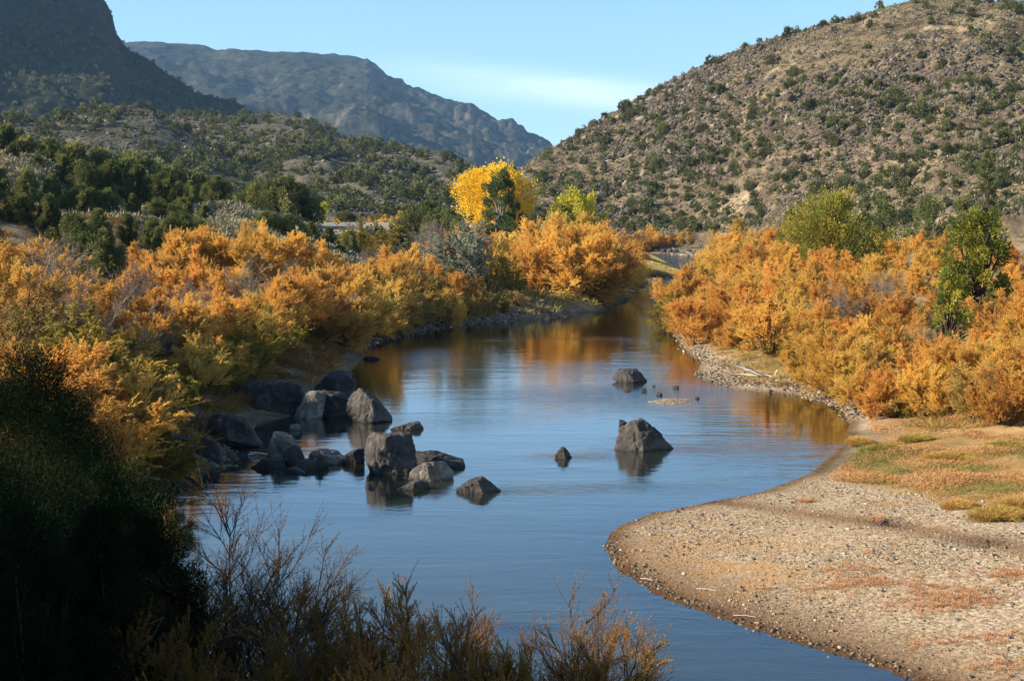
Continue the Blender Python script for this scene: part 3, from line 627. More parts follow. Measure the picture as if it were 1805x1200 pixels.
# right bank
for px, Y, top, k in ((1215, 118, 485, 'tam'), (1195, 124, 500, 'tamgreen'), (1250, 112, 510, 'tam'), (1290, 106, 505, 'tam'), (1345, 93, 545, 'tam'), (1405, 96, 520, 'tam'), (1450, 92, 530, 'tam'), (1490, 86, 560, 'tam'), (1540, 82, 590, 'tam'), (1590, 78, 610, 'tam'), (1650, 74, 610, 'tamgreen'), (1700, 72, 590, 'tam'), (1760, 68, 600, 'tam'), (1820, 66, 580, 'tam'), (1880, 64, 570, 'tam'),
                      (1230, 140, 470, 'tam'), (1275, 132, 470, 'tam'), (1320, 126, 465, 'tam'), (1370, 120, 475, 'tam'), (1425, 116, 470, 'tam'), (1475, 110, 485, 'tam'), (1530, 104, 500, 'tam'), (1590, 98, 520, 'tam'), (1645, 92, 540, 'tamtan'), (1705, 90, 520, 'tamtan'), (1765, 86, 515, 'tamtan'), (1820, 84, 500, 'tam'), (1870, 84, 480, 'tam'),
                      (1262, 175, 440, 'tam'), (1285, 165, 432, 'tam'), (1335, 158, 430, 'tam'), (1390, 150, 435, 'tam'), (1445, 142, 440, 'tam'), (1500, 136, 445, 'tam'), (1555, 130, 455, 'tam'), (1610, 124, 462, 'tam'), (1670, 120, 480, 'tam'), (1730, 116, 480, 'tamtan'), (1790, 112, 460, 'tam'), (1850, 112, 450, 'tam'),
                      (1275, 225, 425, 'tam'), (1290, 215, 410, 'tam'), (1335, 205, 405, 'tam'), (1380, 196, 412, 'tam'), (1415, 186, 412, 'tam'), (1470, 176, 422, 'tam'), (1525, 170, 425, 'tam'), (1580, 164, 425, 'tam'), (1640, 156, 435, 'tam'), (1690, 150, 440, 'tam'),
                      (1310, 250, 400, 'tam'), (1360, 240, 402, 'tam'), (1440, 230, 408, 'tam'), (1500, 225, 412, 'tam'), (1560, 220, 405, 'tam'), (1620, 210, 408, 'tam'), (1660, 190, 415, 'tam'), (1790, 150, 430, 'tam'), (1275, 262, 430, 'tam'), (1250, 205, 450, 'tamtan'),
                      (1460, 78, 580, 'tam'), (1500, 74, 590, 'tam'), (1540, 72, 600, 'tam'), (1600, 71, 600, 'tamtan'), (1650, 70, 590, 'tam'), (1530, 79, 560, 'tam'), (1570, 76, 570, 'tam'), (1700, 68, 600, 'tam'), (1760, 65, 620, 'tam'), (1560, 90, 540, 'tam'), (1620, 86, 560, 'tam'), (1420, 88, 570, 'tam'), (1520, 69, 640, 'tam'), (1570, 67, 640, 'tam'), (1620, 66, 640, 'tam'), (1480, 75, 610, 'tam'), (1440, 82, 590, 'tam'), (1680, 64.5, 640, 'tam'), (1735, 62, 640, 'tamtan'), (1790, 60, 640, 'tam'), (1850, 60, 610, 'tam'), (1225, 104, 520, 'tam'), (1190, 116, 520, 'tamgreen'), (1175, 122, 530, 'tamgreen'), (1300, 99, 560, 'tam'),
                      (1590, 84, 570, 'tamtan'), (1640, 80, 580, 'tam'), (1740, 77, 570, 'tam'), (1800, 75, 560, 'tam'), (1680, 98, 500, 'tam'), (1460, 100, 520, 'tamtan'), (1380, 105, 520, 'tam')):
    tam(px, Y, top + rnd.uniform(-5, 8), k, rnd.uniform(.9, 1.2), region='right bank')
PROTO = dict(tam=TAM, tamtan=TAMT, tamgreen=TAMG)
ORD = ['first', 'second', 'third', 'fourth', 'fifth', 'sixth', 'seventh', 'eighth', 'ninth', 'tenth', 'eleventh', 'twelfth', 'thirteenth', 'fourteenth', 'fifteenth', 'sixteenth', 'seventeenth', 'eighteenth', 'nineteenth', 'twentieth']
def rowname(y, cuts, names):
    for c, n in zip(cuts, names):
        if y < c: return n
    return names[-1]
rows = {}
for t_ in TAMLIST:
    p = t_['px']; y = t_['y']; r = t_['region']
    hue = dict(tam='orange', tamtan='brownish', tamgreen='olive gold')[t_['kind']]
    if r == 'left bank':
        place = rowname(y, (72, 94, 114, 140, 172, 230, 999), ('lowest row beside the shaded boulders', 'second row up the left bank', 'third row up the left bank', 'top row of the left thicket', 'waterside thicket by the silver bush', 'rear thicket below the yellow cottonwood', 'line behind the road sign'))
    elif r == 'far bank': place = 'thin row on the far bank'
    else: place = rowname(y, (99, 128, 160, 200, 999), ('front row on the right bank', 'second row on the right bank', 'middle row on the right bank', 'fourth row on the right bank', 'rearmost row on the right bank'))
    t_['hue'] = hue; rows.setdefault((hue, place), []).append(t_)
for (hue, place), lst in rows.items():
    lst.sort(key=lambda q: q['px'])
    for i, t_ in enumerate(lst):
        lab = f"{hue} tamarisk in the {place}" + (f", {ORD[min(i, 19)]} from the left" if len(lst) > 1 else '')
        s = t_['h'] / 4.6; pr = PROTO[t_['kind']]
        plant('tamarisk', pr[rnd.randrange(len(pr))], t_['x'], t_['y'], t_['z'] - .05, (s * t_['wide'], s * t_['wide'], s), rnd.uniform(0, 6.28), lab, 'tamarisk', 'tamarisks along the ' + t_['region'])

# junipers on the left slope
def jun_at(px, Y, top, lab, proto=None, wide=1.0, group='junipers on the left slope', name='juniper'):
    x = float(at_dist(px, 400, Y)[0]); z = gz1(x, Y); h = max(1, float(at_dist(px, top, Y)[1]) - z)
    s = h / 4.0; pr = JUN[rnd.randrange(4)] if proto is None else proto
    return plant(name, pr, x, Y, z - .1, (s * wide, s * wide, s), rnd.uniform(0, 6.28), lab, 'juniper', group)
JL = []
for px, Y, top in ((-40, 210, 225), (10, 205, 232), (45, 200, 245), (90, 200, 250), (130, 198, 258), (180, 200, 270), (225, 202, 280), (270, 205, 290), (310, 210, 297), (350, 215, 310),
                   (-30, 170, 260), (25, 168, 255), (70, 165, 270), (115, 166, 280), (155, 164, 288), (200, 166, 290), (245, 168, 298), (290, 172, 308), (335, 178, 318), (385, 186, 315),
                   (0, 142, 300), (50, 140, 300), (95, 141, 312), (145, 142, 325), (190, 143, 332), (235, 145, 340), (280, 148, 345), (320, 150, 352), (360, 154, 360),
                   (-20, 118, 330), (35, 118, 345), (85, 118, 350), (130, 116, 375), (175, 120, 372), (225, 122, 375), (270, 124, 380), (315, 128, 375), (150, 103, 415), (185, 100, 410), (120, 105, 420), (345, 134, 385)):
    JL.append((px, Y, top + rnd.uniform(-5, 5)))
jr = {}
for q in JL: jr.setdefault(rowname(q[1], (112, 130, 160, 190, 999), ('among the orange shrubs of the left bank', 'in the lowest juniper row of the left slope', 'in the second juniper row of the left slope', 'in the third juniper row of the left slope', 'on the dark crest of the left slope')), []).append(q)
for pl, lst in jr.items():
    lst.sort()
    for i, q in enumerate(lst):
        jun_at(q[0], q[1], q[2], f"dark green juniper {pl}, {ORD[i]} from the left", wide=rnd.uniform(.95, 1.25))
jun_at(500, 214, 315, 'large dark round juniper standing above the sagebrush slope', JUN[2], 1.05)
jun_at(458, 220, 321, 'small round juniper left of the large one on the sagebrush slope', JUN[0], 1.1)
jun_at(528, 216, 330, 'narrow juniper touching the right side of the large round one', JUN[1], .9)
jun_at(470, 150, 372, 'low green juniper between orange shrubs and sagebrush slope, leftmost of two', JUN[0], 1.3)
jun_at(505, 152, 378, 'low green juniper between orange shrubs and sagebrush slope, rightmost of two', JUN[2], 1.2)
for i, (px, Y, top, wd) in enumerate(((548, 160, 392, 1.1), (580, 162, 400, 1.0), (615, 165, 408, 1.0), (560, 150, 425, 1.2), (600, 152, 430, 1.2))):
    jun_at(px, Y, top, 'dark juniper in front of the road and its sign, %s from the left' % ORD[(0, 3, 4, 1, 2).index(i) if False else [0, 2, 4, 1, 3][i]], None, wd, 'junipers below the road')
jun_at(755, 232, 358, 'big dark green juniper left of the yellow cottonwood', JUN[2], 1.25, 'junipers below the road')
jun_at(730, 236, 366, 'pale green bushy juniper left of the big dark one by the cottonwood', JUN[0], 1.0, 'junipers below the road')
jun_at(790, 228, 372, 'dark low juniper between the big one and the yellow cottonwood', JUN[2], 1.1, 'junipers below the road')
jun_at(705, 186, 402, 'dark juniper beside the gold bush below the road', JUN[3], 1.2, 'junipers below the road')
jun_at(865, 212, 398, 'dark green juniper under the yellow cottonwood', JUN[2], 1.3, 'junipers below the road')
jun_at(896, 214, 402, 'low dark juniper right under the green cottonwood', JUN[0], 1.2, 'junipers below the road')
jun_at(690, 150, 450, 'very dark rounded juniper above the brownish shrubs', JUN[2], 1.1, 'junipers below the road')
jun_at(608, 275, 372, 'small dark juniper at the far side of the road bend', JUN[2], 1.4, 'junipers below the road')
for px, Y, top in ((660, 178, 388), (640, 172, 405)):
    x = float(at_dist(px, 400, Y)[0]); z = gz1(x, Y); h = float(at_dist(px, top, Y)[1]) - z
    plant('shrub', TAMG[0], x, Y, z, (h / 4.6 * 1.3,) * 2 + (h / 4.6,), 1.0, 'olive gold bush below the road, ' + ('nearer the dark juniper' if px == 660 else 'nearer the sign'), 'shrub', 'gold bushes below the road')
for i, (px, Y, top) in enumerate(((640, 156, 440), (670, 160, 432), (735, 168, 420), (755, 200, 390), (770, 190, 400), (650, 146, 470), (440, 118, 470), (230, 84, 470), (250, 68, 550), (1440, 300, 378), (1075, 300, 385), (560, 100, 590), (120, 60, 500), (330, 78, 500), (420, 88, 470), (60, 70, 430), (520, 96, 480), (1650, 76, 580), (1480, 96, 510), (1560, 112, 480))):
    x = float(at_dist(px, 400, Y)[0]); z = gz1(x, Y); h = max(1.5, float(at_dist(px, top, Y)[1]) - z)
    wh = ('above the brownish thicket, nearest the sign', 'above the brownish thicket, second from the sign', 'left of the silver bush', 'behind the silver bush, left one', 'behind the silver bush, right one', 'in front of the very dark juniper', 'inside the left orange thicket', 'in the middle of the left thicket', 'above the yellow willow bush', 'at the foot of the right hill', 'right of the lime cottonwood', 'low by the shaded boulders', 'at the left, above the black green junipers', 'behind the yellow willow bushes', 'in the orange thicket above the long flat boulder', 'high at the far left among orange plumes', 'in the orange thicket above the pale slab', 'under the rounded green willow', 'in the orange mass right of the driftwood', 'in the orange mass between the two willows')[i]
    plant('bare_shrub', BARE[i % 2], x, Y, z, (h / 4.6 * 1.2,) * 2 + (h / 4.6,), i, 'leafless grey shrub ' + wh, 'shrub', 'bare grey shrubs')

# ------------------------------------------------------------------ junipers dotted over the hills
hr = np.random.default_rng(77)
def scatter(hname, n, px0, px1, t0, t1, dens, mind):
    px = hr.uniform(px0, px1, n); t = hr.uniform(t0, t1, n); x, y, z = hill_at(hname, px, t)
    keep = hr.uniform(0, 1, n) < dens(px, t, x, y)
    x, y, z, px, t = x[keep], y[keep], z[keep], px[keep], t[keep]
    cell = {}; sel = []
    for i in range(len(x)):
        k = (int(x[i] // mind), int(y[i] // mind)); ok = True
        for a in (-1, 0, 1):
            for b in (-1, 0, 1):
                for j in cell.get((k[0] + a, k[1] + b), ()):
                    if (x[i] - x[j]) ** 2 + (y[i] - y[j]) ** 2 < mind ** 2: ok = False
        if ok: cell.setdefault(k, []).append(i); sel.append(i)
    return np.stack([x[sel], y[sel], z[sel], px[sel], t[sel]], 1)
def hd(px, t, x, y):
    n = fbm(x * .02 + 5, y * .012, 4, 91)
    base = .22 + 1.25 * n + .35 * smooth(.55, .2, t) * smooth(1300, 950, px) + .25 * smooth(.80, 1, t)
    return np.clip(base, .04, 1)
RH = scatter('juniper_hill', 9500, 880, 2050, .01, 1.04, hd, 3.3)
RH = RH[hr.permutation(len(RH))]
ppx, ppy = project(RH[:, 0], RH[:, 1], RH[:, 2])
inview = (ppx > -5) & (ppx < 1810) & (ppy < 440)
size = np.clip(np.exp(hr.normal(-.50, .33, len(RH))), .28, 1.25) * (.85 + .3 * (hr.uniform(0, 1, len(RH)) > .85))
NIND = 215
order = np.argsort(-(size / RH[:, 1]) * inview)
ind = set(order[:NIND].tolist())
def far_stuff(name, pts, sizes, label, cat, protos, seed):
    """many far shrubs as ONE object"""
    r = np.random.default_rng(seed); Vs = []; Fs = []; Ts = []; off = 0
    data = []
    for me in protos:
        v = np.empty(len(me.vertices) * 3, np.float32); me.vertices.foreach_get('co', v); v = v.reshape(-1, 3)
        tt = np.empty(len(me.polygons), np.float32); me.attributes['tint'].data.foreach_get('value', tt)
        data.append((v, tt))
    for p, s_ in zip(pts, sizes):
        v, tt = data[r.integers(len(data))]; a = r.uniform(0, 6.28); c, sn = math.cos(a), math.sin(a)
        q = np.stack([v[:, 0] * c - v[:, 1] * sn, v[:, 0] * sn + v[:, 1] * c, v[:, 2]], 1) * s_ + p[:3]
        Vs.append(q); Ts.append(np.clip(tt + r.uniform(-.2, .2), 0, 1))
    V = np.concatenate(Vs); F = np.arange(len(V)).reshape(-1, 4)
    return stuff(name, mesh_np(name, V, F, protos[0].materials[0], attrs=dict(tint=np.concatenate(Ts))), label, cat)
LO = [clumped('far_juniper', 240 + i, 3.2, 4.2, 14, 240, 1.05, .62, 'junfar', shape='round', crad=.36, up=.5, z0=.08, jag=.5)[1] for i in range(4)]
rest = [i for i in range(len(RH)) if i not in ind]
far_stuff('distant_junipers', RH[rest], size[rest], 'small dark green junipers scattered between the larger ones on the right hill', 'junipers', LO, 1)
# individuals, described by where on the hill they stand
hl = {}
for i in sorted(ind):
    x, y, z, px, t = RH[i]; qx, qy = float(ppx[i]), float(ppy[i])
    band = 'along the skyline' if t > .93 else 'on the upper slope' if t > .66 else 'halfway up' if t > .36 else 'on the lower slope' if t > .14 else 'at the foot'
    colm = 'above the yellow cottonwood' if qx < 990 else 'above the river bend' if qx < 1230 else 'above the orange trees' if qx < 1400 else 'above the wide green willow' if qx < 1570 else 'right of the wide willow' if qx < 1700 else 'at the right edge'
    hl.setdefault((band, colm), []).append((qx, i))
for (band, colm), lst in hl.items():
    lst.sort()
    for k, (qx, i) in enumerate(lst):
        x, y, z, px, t = RH[i]; s_ = float(size[i])
        lab = f"juniper {band} of right hill {colm}" + (f", {ORD[k]} from left" if len(lst) > 1 and k < 20 else '')
        plant('hill_juniper', HJ[i % 4], x, y, z - .3, (s_, s_, s_ * hr.uniform(.85, 1.15)), hr.uniform(0, 6.28), lab, 'juniper', 'junipers dotted over the right hill')
kd = lambda px, t, x, y: np.clip(.34 + 1.1 * fbm(x * .02, y * .02, 3, 95), .08, 1)
KN = scatter('rolling_knolls', 9000, -50, 960, .01, 1.03, kd, 5.0)
KN2 = scatter('near_knoll', 3600, -60, 540, .01, 1.03, kd, 4.6)
K = np.concatenate([KN, KN2])
far_stuff('knoll_junipers', K, hr.uniform(.45, 1.15, len(K)), 'dark green junipers covering the rolling knolls in the middle distance', 'junipers', LO[:3], 2)
MS = scatter('dark_mesa', 9000, -60, 480, .02, .99, lambda px, t, x, y: np.where((t > .70) & (t < .9), .12, .7), 9)
TINY = [clumped('mesa_juniper', 250 + i, 3.4, 4.6, 8, 64, 1.6, 1.2, 'junfar', shape='round', crad=.4)[1] for i in range(3)]
far_stuff('mesa_junipers', MS, hr.uniform(.5, 1.1, len(MS)), 'tiny dark junipers covering the shaded slope of the left mesa', 'junipers', TINY, 3)
print('hills dressed', len(RH), len(K), len(MS), round(time.time() - T0, 1))

# ------------------------------------------------------------------ rubble and sagebrush
def rubble(n, rng, P, size, flat=.7):
    """n jittered eight-sided stones at P"""
    o = np.array([[1, 0, 0], [0, 1, 0], [-1, 0, 0], [0, -1, 0], [.0, 0, 1], [0, 0, -1], [.7, .7, .55], [-.7, .6, .5]])[:6]
    V = o[None] * rng.uniform(.6, 1.35, (n, 6, 1)) + rng.normal(0, .18, (n, 6, 3))
    V[:, :, 2] *= flat; a = rng.uniform(0, 6.28, n); c, s_ = np.cos(a)[:, None], np.sin(a)[:, None]
    V = np.stack([V[..., 0] * c - V[..., 1] * s_, V[..., 0] * s_ + V[..., 1] * c, V[..., 2]], -1)
    st = rng.uniform(.7, 1.3, (n, 1, 3)); V = V * st * size[:, None, None] * .5 + P[:, None]
    f = np.array([[0, 1, 4], [1, 2, 4], [2, 3, 4], [3, 0, 4], [1, 0, 5], [2, 1, 5], [3, 2, 5], [0, 3, 5]])
    F = (np.arange(n)[:, None, None] * 6 + f[None]).reshape(-1, 3)
    return V.reshape(-1, 3), F
def box_stone(n, rng, P, size, flat=.55):
    b = np.array([[-1, -1, -1], [1, -1, -1], [1, 1, -1], [-1, 1, -1], [-.7, -.7, 1], [.7, -.7, 1], [.7, .7, 1], [-.7, .7, 1]], float)
    V = b[None] * np.array([1, 1, 1]) + rng.normal(0, .22, (n, 8, 3)); V[..., 2] *= flat
    a = rng.uniform(0, 6.28, n); c, s_ = np.cos(a)[:, None], np.sin(a)[:, None]
    V = V * rng.uniform(.7, 1.3, (n, 1, 3))
    til = rng.normal(0, .3, (n, 1)); V[..., 2] += V[..., 0] * til
    V = np.stack([V[..., 0] * c - V[..., 1] * s_, V[..., 0] * s_ + V[..., 1] * c, V[..., 2]], -1)
    V = V * size[:, None, None] * .45 + P[:, None]
    f = np.array([[4, 5, 6, 7], [0, 1, 5, 4], [1, 2, 6, 5], [2, 3, 7, 6], [3, 0, 4, 7]])
    return V.reshape(-1, 3), (np.arange(n)[:, None, None] * 8 + f[None]).reshape(-1, 4)
def stone_mat(name, stops, bump=False, scale=3, lich=None):
    m, t, N, L = mat_new(name); math_, mix, noise, ramp, attr, mapping, sstep = nodeset(t)
    c = ramp(attr('tint'), stops)
    b = N.new('ShaderNodeBsdfDiffuse'); L.new(c, b.inputs[0]); o = N.new('ShaderNodeOutputMaterial'); L.new(b.outputs[0], o.inputs[0]); return m
M['talus'] = stone_mat('dark_talus', [(0, (.05, .043, .038)), (.6, (.12, .095, .075)), (1, (.26, .21, .16))])
M['cobble'] = stone_mat('river_cobbles', [(0, (.07, .06, .05)), (.35, (.18, .138, .092)), (.75, (.32, .245, .16)), (1, (.50, .41, .29))])
def hill_rubble(hname, n, px0, px1, dens, s0, s1, label, seed):
    r = np.random.default_rng(seed); px = r.uniform(px0, px1, n); t = r.uniform(.0, 1.0, n); x, y, z = hill_at(hname, px, t)
    k = r.uniform(0, 1, n) < dens(x, y, t); x, y, z = x[k], y[k], z[k]; m = len(x)
    V, F = rubble(m, r, np.stack([x, y, z], 1), r.uniform(s0, s1, m) * (1 + 1.2 * (r.uniform(0, 1, m) > .94)), .8)
    stuff('talus_rocks', mesh_np('talus_rocks', V, F, M['talus'], attrs=dict(tint=np.repeat(np.clip(r.normal(.4, .25, m), 0, 1), 8))), label, 'rocks')
hill_rubble('juniper_hill', 60000, 850, 2050, lambda x, y, t: np.clip(.22 + 2.2 * fbm(x * .018 + 3, y * .016, 4, 33), .03, 1), .5, 1.7, 'dark basalt rubble strewn over the right hill', 11)
hill_rubble('rolling_knolls', 24000, -50, 960, lambda x, y, t: np.clip(.35 + 1.6 * fbm(x * .018 + 3, y * .016, 4, 34), .05, 1), .6, 1.9, 'dark rubble strewn over the middle knolls', 12)
hill_rubble('near_knoll', 8000, -50, 540, lambda x, y, t: .5 + 0 * x, .6, 1.6, 'dark rubble strewn over the nearer knoll', 13)

def tufts(name, P, size, nb, fmat, label, cat, seed, w_=.16, l_=.55, flat=.6, attrs=True):
    """low rounded bushes, each a spray of short blades, all in one object"""
    r = np.random.default_rng(seed); n = len(P)
    D = norm(r.normal(size=(n, nb, 3)) * np.array([1, 1, .7]) + np.array([0, 0, .55])); D[..., 2] = np.abs(D[..., 2])
    base = P[:, None] + D * (size[:, None, None] * r.uniform(.15, .6, (n, nb, 1))) * np.array([1, 1, flat])
    V, F = blades(base.reshape(-1, 3), D.reshape(-1, 3), np.repeat(size, nb) * l_ * r.uniform(.6, 1.2, n * nb), np.repeat(size, nb) * w_, r)
    tint = np.clip(np.repeat(r.uniform(.1, .9, n), nb) + r.uniform(-.2, .2, n * nb), 0, 1)
    return stuff(name, mesh_np(name, V, F, M[fmat], attrs=dict(tint=tint)), label, cat)
r = np.random.default_rng(5)
def land_pts(px0, px1, y0, y1, n, smin=2, cond=None):
    Y = np.exp(r.uniform(math.log(y0), math.log(y1), n)); px = r.uniform(px0, px1, n); X = (px - 902.5) / FPX * Y
    s = shore_dist(X, Y); k = s > smin
    if cond is not None: k &= cond(px, Y, s)
    X, Y, s = X[k], Y[k], s[k]; Z = G(X, Y, s); return np.stack([X, Y, Z], 1)
P = land_pts(-200, 1150, 130, 440, 15000, 3, lambda px, Y, s: (s > 14) & ~((np.abs(px - np.interp(Y, [200, 236, 290], [590, 600, 650])) < 45) & (Y > 205) & (Y < 262)))
tufts('sagebrush', P, r.uniform(.5, 1.15, len(P)), 34, 'sage', 'grey green sagebrush and dry weeds covering the slope above the left bank', 'sagebrush', 21)
P = land_pts(1080, 2100, 240, 470, 9000, 3)
tufts('sagebrush', P, r.uniform(.5, 1.2, len(P)), 30, 'sage', 'grey green sagebrush covering the foot of the right hill', 'sagebrush', 22)
x, y, z = hill_at('juniper_hill', r.uniform(860, 2000, 12000), r.uniform(0, 1, 12000)); P = np.stack([x, y, z], 1)
tufts('sagebrush', P, r.uniform(.5, 1.3, len(P)), 14, 'sage', 'pale dry brush between the junipers of the right hill', 'sagebrush', 23, .3, .7)
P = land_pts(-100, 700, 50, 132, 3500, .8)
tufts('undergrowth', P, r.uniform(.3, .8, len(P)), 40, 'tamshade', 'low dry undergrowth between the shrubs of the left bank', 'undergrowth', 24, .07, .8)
P = land_pts(640, 1130, 120, 300, 5000, .8)
tufts('undergrowth', P, r.uniform(.4, 1.0, len(P)), 34, 'tamtan', 'low russet brush along the far left shore', 'undergrowth', 25, .09, .8)
P = land_pts(1160, 2000, 60, 260, 9000, 1.2, lambda px, Y, s: (Y > 72) | (px > 1600))
tufts('undergrowth', P, r.uniform(.15, .5, len(P)), 40, 'tamtan', 'tan and brown brush between the shrubs of the right bank', 'undergrowth', 26, .05, .8)
print('ground cover', round(time.time() - T0, 1))

# ------------------------------------------------------------------ grass flat and tussocks on the right bank
def grass_field(name, P, n_per, L, W, fmat, label, cat, seed, lean=(.5, 0, 0), spread=.5):
    r = np.random.default_rng(seed); n = len(P)
    base = P[:, None] + r.normal(0, .10, (n, n_per, 3)) * np.array([1, 1, 0])
    D = norm(r.normal(size=(n, n_per, 3)) * np.array([spread, spread, .2]) + np.array([0, 0, 1.]) + np.array(lean))
    l_ = L[:, None] * r.uniform(.5, 1.2, (n, n_per))
    V, F = blades(base.reshape(-1, 3), D.reshape(-1, 3), l_.ravel(), W, r, .35)
    patch = .5 + 1.0 * fbm(P[:, 0] * .45, P[:, 1] * .45, 4, seed)
    tint = np.clip(np.repeat(patch, n_per) + r.uniform(-.25, .25, n * n_per), 0, 1)
    return stuff(name, mesh_np(name, V, F, M[fmat], attrs=dict(tint=tint)), label, cat)
X = r.uniform(4, 36, 70000); Y = r.uniform(42, 78, 70000); s_ = shore_dist(X, Y); Z = G(X, Y, s_); qx, qy = project(X, Y, Z)
lin = np.interp(qx, [1300, 1420, 1500, 1650, 1805, 2400], [840, 835, 850, 880, 915, 1010])
k = (s_ > .9) & (qy < lin - 2 + 26 * fbm(X * .8, Y * .8, 4, 7)) & (fbm(X * .5, Y * .5, 4, 19) > -.7)
P = np.stack([X[k], Y[k], Z[k]], 1)
grass_field('dry_grass', P, 14, (.14 + .42 * np.clip(.4 + 1.3 * fbm(P[:, 0] * .6, P[:, 1] * .6, 3, 28), 0, 1)) * np.clip(.5 + fbm(P[:, 0] * .35, P[:, 1] * .35, 3, 8), 0, 1), .016, 'grass', 'matted orange and tan dry grass between the gravel bar and the trees', 'grass', 31, (.35, -.1, 0), .6)
for i, (px, py, w_, h_, lab) in enumerate(((1690, 870, 1.0, .42, 'low round russet tussock at the left end of the tall grass'), (1765, 895, 1.6, .62, 'tall reddish green tussock at the edge of the gravel'), (1815, 880, 1.6, .75, 'tall rusty tussock cut by the right edge of the photo'),
                                           (1680, 785, 1.6, .5, 'dark gold tussock in the middle of the dry grass'), (1775, 770, 1.4, .5, 'green tussock under the orange branches'), (1560, 765, 1.5, .5, 'yellow green tussock where the bank meets the water'), (1515, 752, .9, .6, 'bright yellow tussock at the corner of the inlet'), (1620, 752, 1.4, .45, 'yellow green tussock below the dark branches'))):
    x, y = map(float, on_level(px, py, .8)); z = gz1(x, y)
    rr_ = np.random.default_rng(40 + i); n = 5200; a = rr_.uniform(0, 6.28, n); q = np.sqrt(rr_.uniform(0, 1, n)) * w_ * .42 * (1 + .35 * np.sin(a * 2 + i) + .2 * np.sin(a * 5 + 2 * i)) * rr_.uniform(.7, 1.25, n)
    B = np.stack([q * np.cos(a), q * np.sin(a) * .8, np.zeros(n)], 1)
    D = norm(np.stack([np.cos(a) * q / w_ * 1.6, np.sin(a) * q / w_ * 1.6, np.ones(n)], 1) + rr_.normal(0, .25, (n, 3)) + np.array([.25, 0, 0]))
    V, F = blades(B, D, h_ * rr_.uniform(.4, 1.25, n) * (1.1 - .5 * q / q.max()), .012, rr_, .4)
    tt = np.clip(rr_.normal((.75, .6, .72, .6, .3, .42, .9, .45)[i], .28, n), 0, 1)
    thing('grass_tussock', (x, y, z - .03), lab, 'tussock', 'grass tussocks on the right bank', me=mesh_np('grass_tussock', V, F, M['tuss'], attrs=dict(tint=tt)))
# russet weeds flat on the gravel
def on_bar(px, py): x, y = on_level(px, py, .4); return x, y
pts = []
for (px, py, w_, h_, n) in ((1530, 1018, 100, 11, 170), (1670, 1045, 95, 20, 380), (1730, 1108, 130, 10, 80), (1600, 1000, 200, 60, 120), (1790, 1010, 60, 8, 120), (1420, 868, 16, 4, 120), (1545, 910, 14, 3, 60), (1500, 995, 60, 12, 50), (1560, 880, 90, 9, 40), (1760, 1150, 70, 20, 50)):
    a = r.normal(px, w_ * .5, n); b = r.normal(py, h_ * .5, n); x, y = on_bar(a, b); pts.append(np.stack([x, y, G(x, y)], 1))
P = np.concatenate(pts); P = P[P[:, 2] > .03]
tufts('russet_weed', P, r.uniform(.03, .14, len(P)), 46, 'moss', 'flat russet weeds growing in patches on the gravel bar', 'weeds', 33, .07, .9, .4)
X = r.uniform(1.5, 19, 900); Y = r.uniform(28, 56, 900); s_ = shore_dist(X, Y); k = s_ > .8; P = np.stack([X[k], Y[k], G(X[k], Y[k], s_[k])], 1)
tufts('green_sprig', P, r.uniform(.03, .08, len(P)), 12, 'tuss', 'tiny green and dry sprigs dotted over the gravel bar', 'sprigs', 34, .2, 1.0, .6)

# ------------------------------------------------------------------ gravel
def gravel(name, n, sampler, s0, s1, label, seed, dark=0.0, box=False, pw=3):
    r = np.random.default_rng(seed); X, Y = sampler(r, n); s = shore_dist(X, Y); Z = G(X, Y, s)
    k = (Z > -.10); X, Y, Z = X[k], Y[k], Z[k]; m = len(X)
    size = s0 + (s1 - s0) * r.uniform(0, 1, m) ** pw
    fn = box_stone if box else rubble
    V, F = fn(m, r, np.stack([X, Y, Z + size * .08], 1), size)
    tint = np.clip(r.normal(.48 - dark, .26, m), 0, 1)
    stuff(name, mesh_np(name, V, F, M['cobble'], attrs=dict(tint=np.repeat(tint, len(F) // m))), label, 'gravel')
def bar_s(r, n):
    X = r.uniform(1.5, 26, n); Y = 27 + 33 * r.uniform(0, 1, n) ** 1.25
    Z = np.full(n, .3); qx, qy = project(X, Y, Z)
    lin = np.interp(qx, [1300, 1420, 1500, 1650, 1805, 2400], [840, 835, 850, 880, 915, 1010])
    s = shore_dist(X, Y)
    dens = np.clip(.55 + .9 * fbm(X * .35, Y * .35, 4, 3), .08, 1)
    ch = np.interp(qx, [1230, 1330, 1500, 1650, 1805, 2200], [880, 893, 915, 938, 970, 1040])
    dens = dens * (1 - .93 * np.exp(-((qy - ch) / np.interp(qx, [1230, 1500, 1805], [6, 12, 19])) ** 2))
    mo = np.exp(-(((qx - 1230) / 170) ** 2 + ((qy - 1000) / 45) ** 2)); dens = dens * (1 - .75 * mo)
    dens = dens * smooth(.05, 1.6, s) ** .7 * (s > .02) + .10 * (s > .02)
    k = (qy > lin - 10) & (r.uniform(0, 1, n) < dens) & (qx < 1900)
    return X[k], Y[k]
gravel('gravel', 190000, bar_s, .02, .075, 'pale tan and grey pebbles covering the gravel bar', 51)
gravel('cobbles', 6000, bar_s, .06, .14, 'larger grey cobbles scattered over the gravel bar', 52, .05, True, 2.5)
def isl_s(r, n):
    cx, cy = on_level(1165, 711); a = r.uniform(0, 6.28, n); q = np.sqrt(r.uniform(0, 1, n))
    return cx + q * np.cos(a) * 1.8, cy + q * np.sin(a) * 1.5
gravel('islet_gravel', 7500, isl_s, .04, .11, 'pale pebbles heaped on the small islet in the river', 53, -.12)
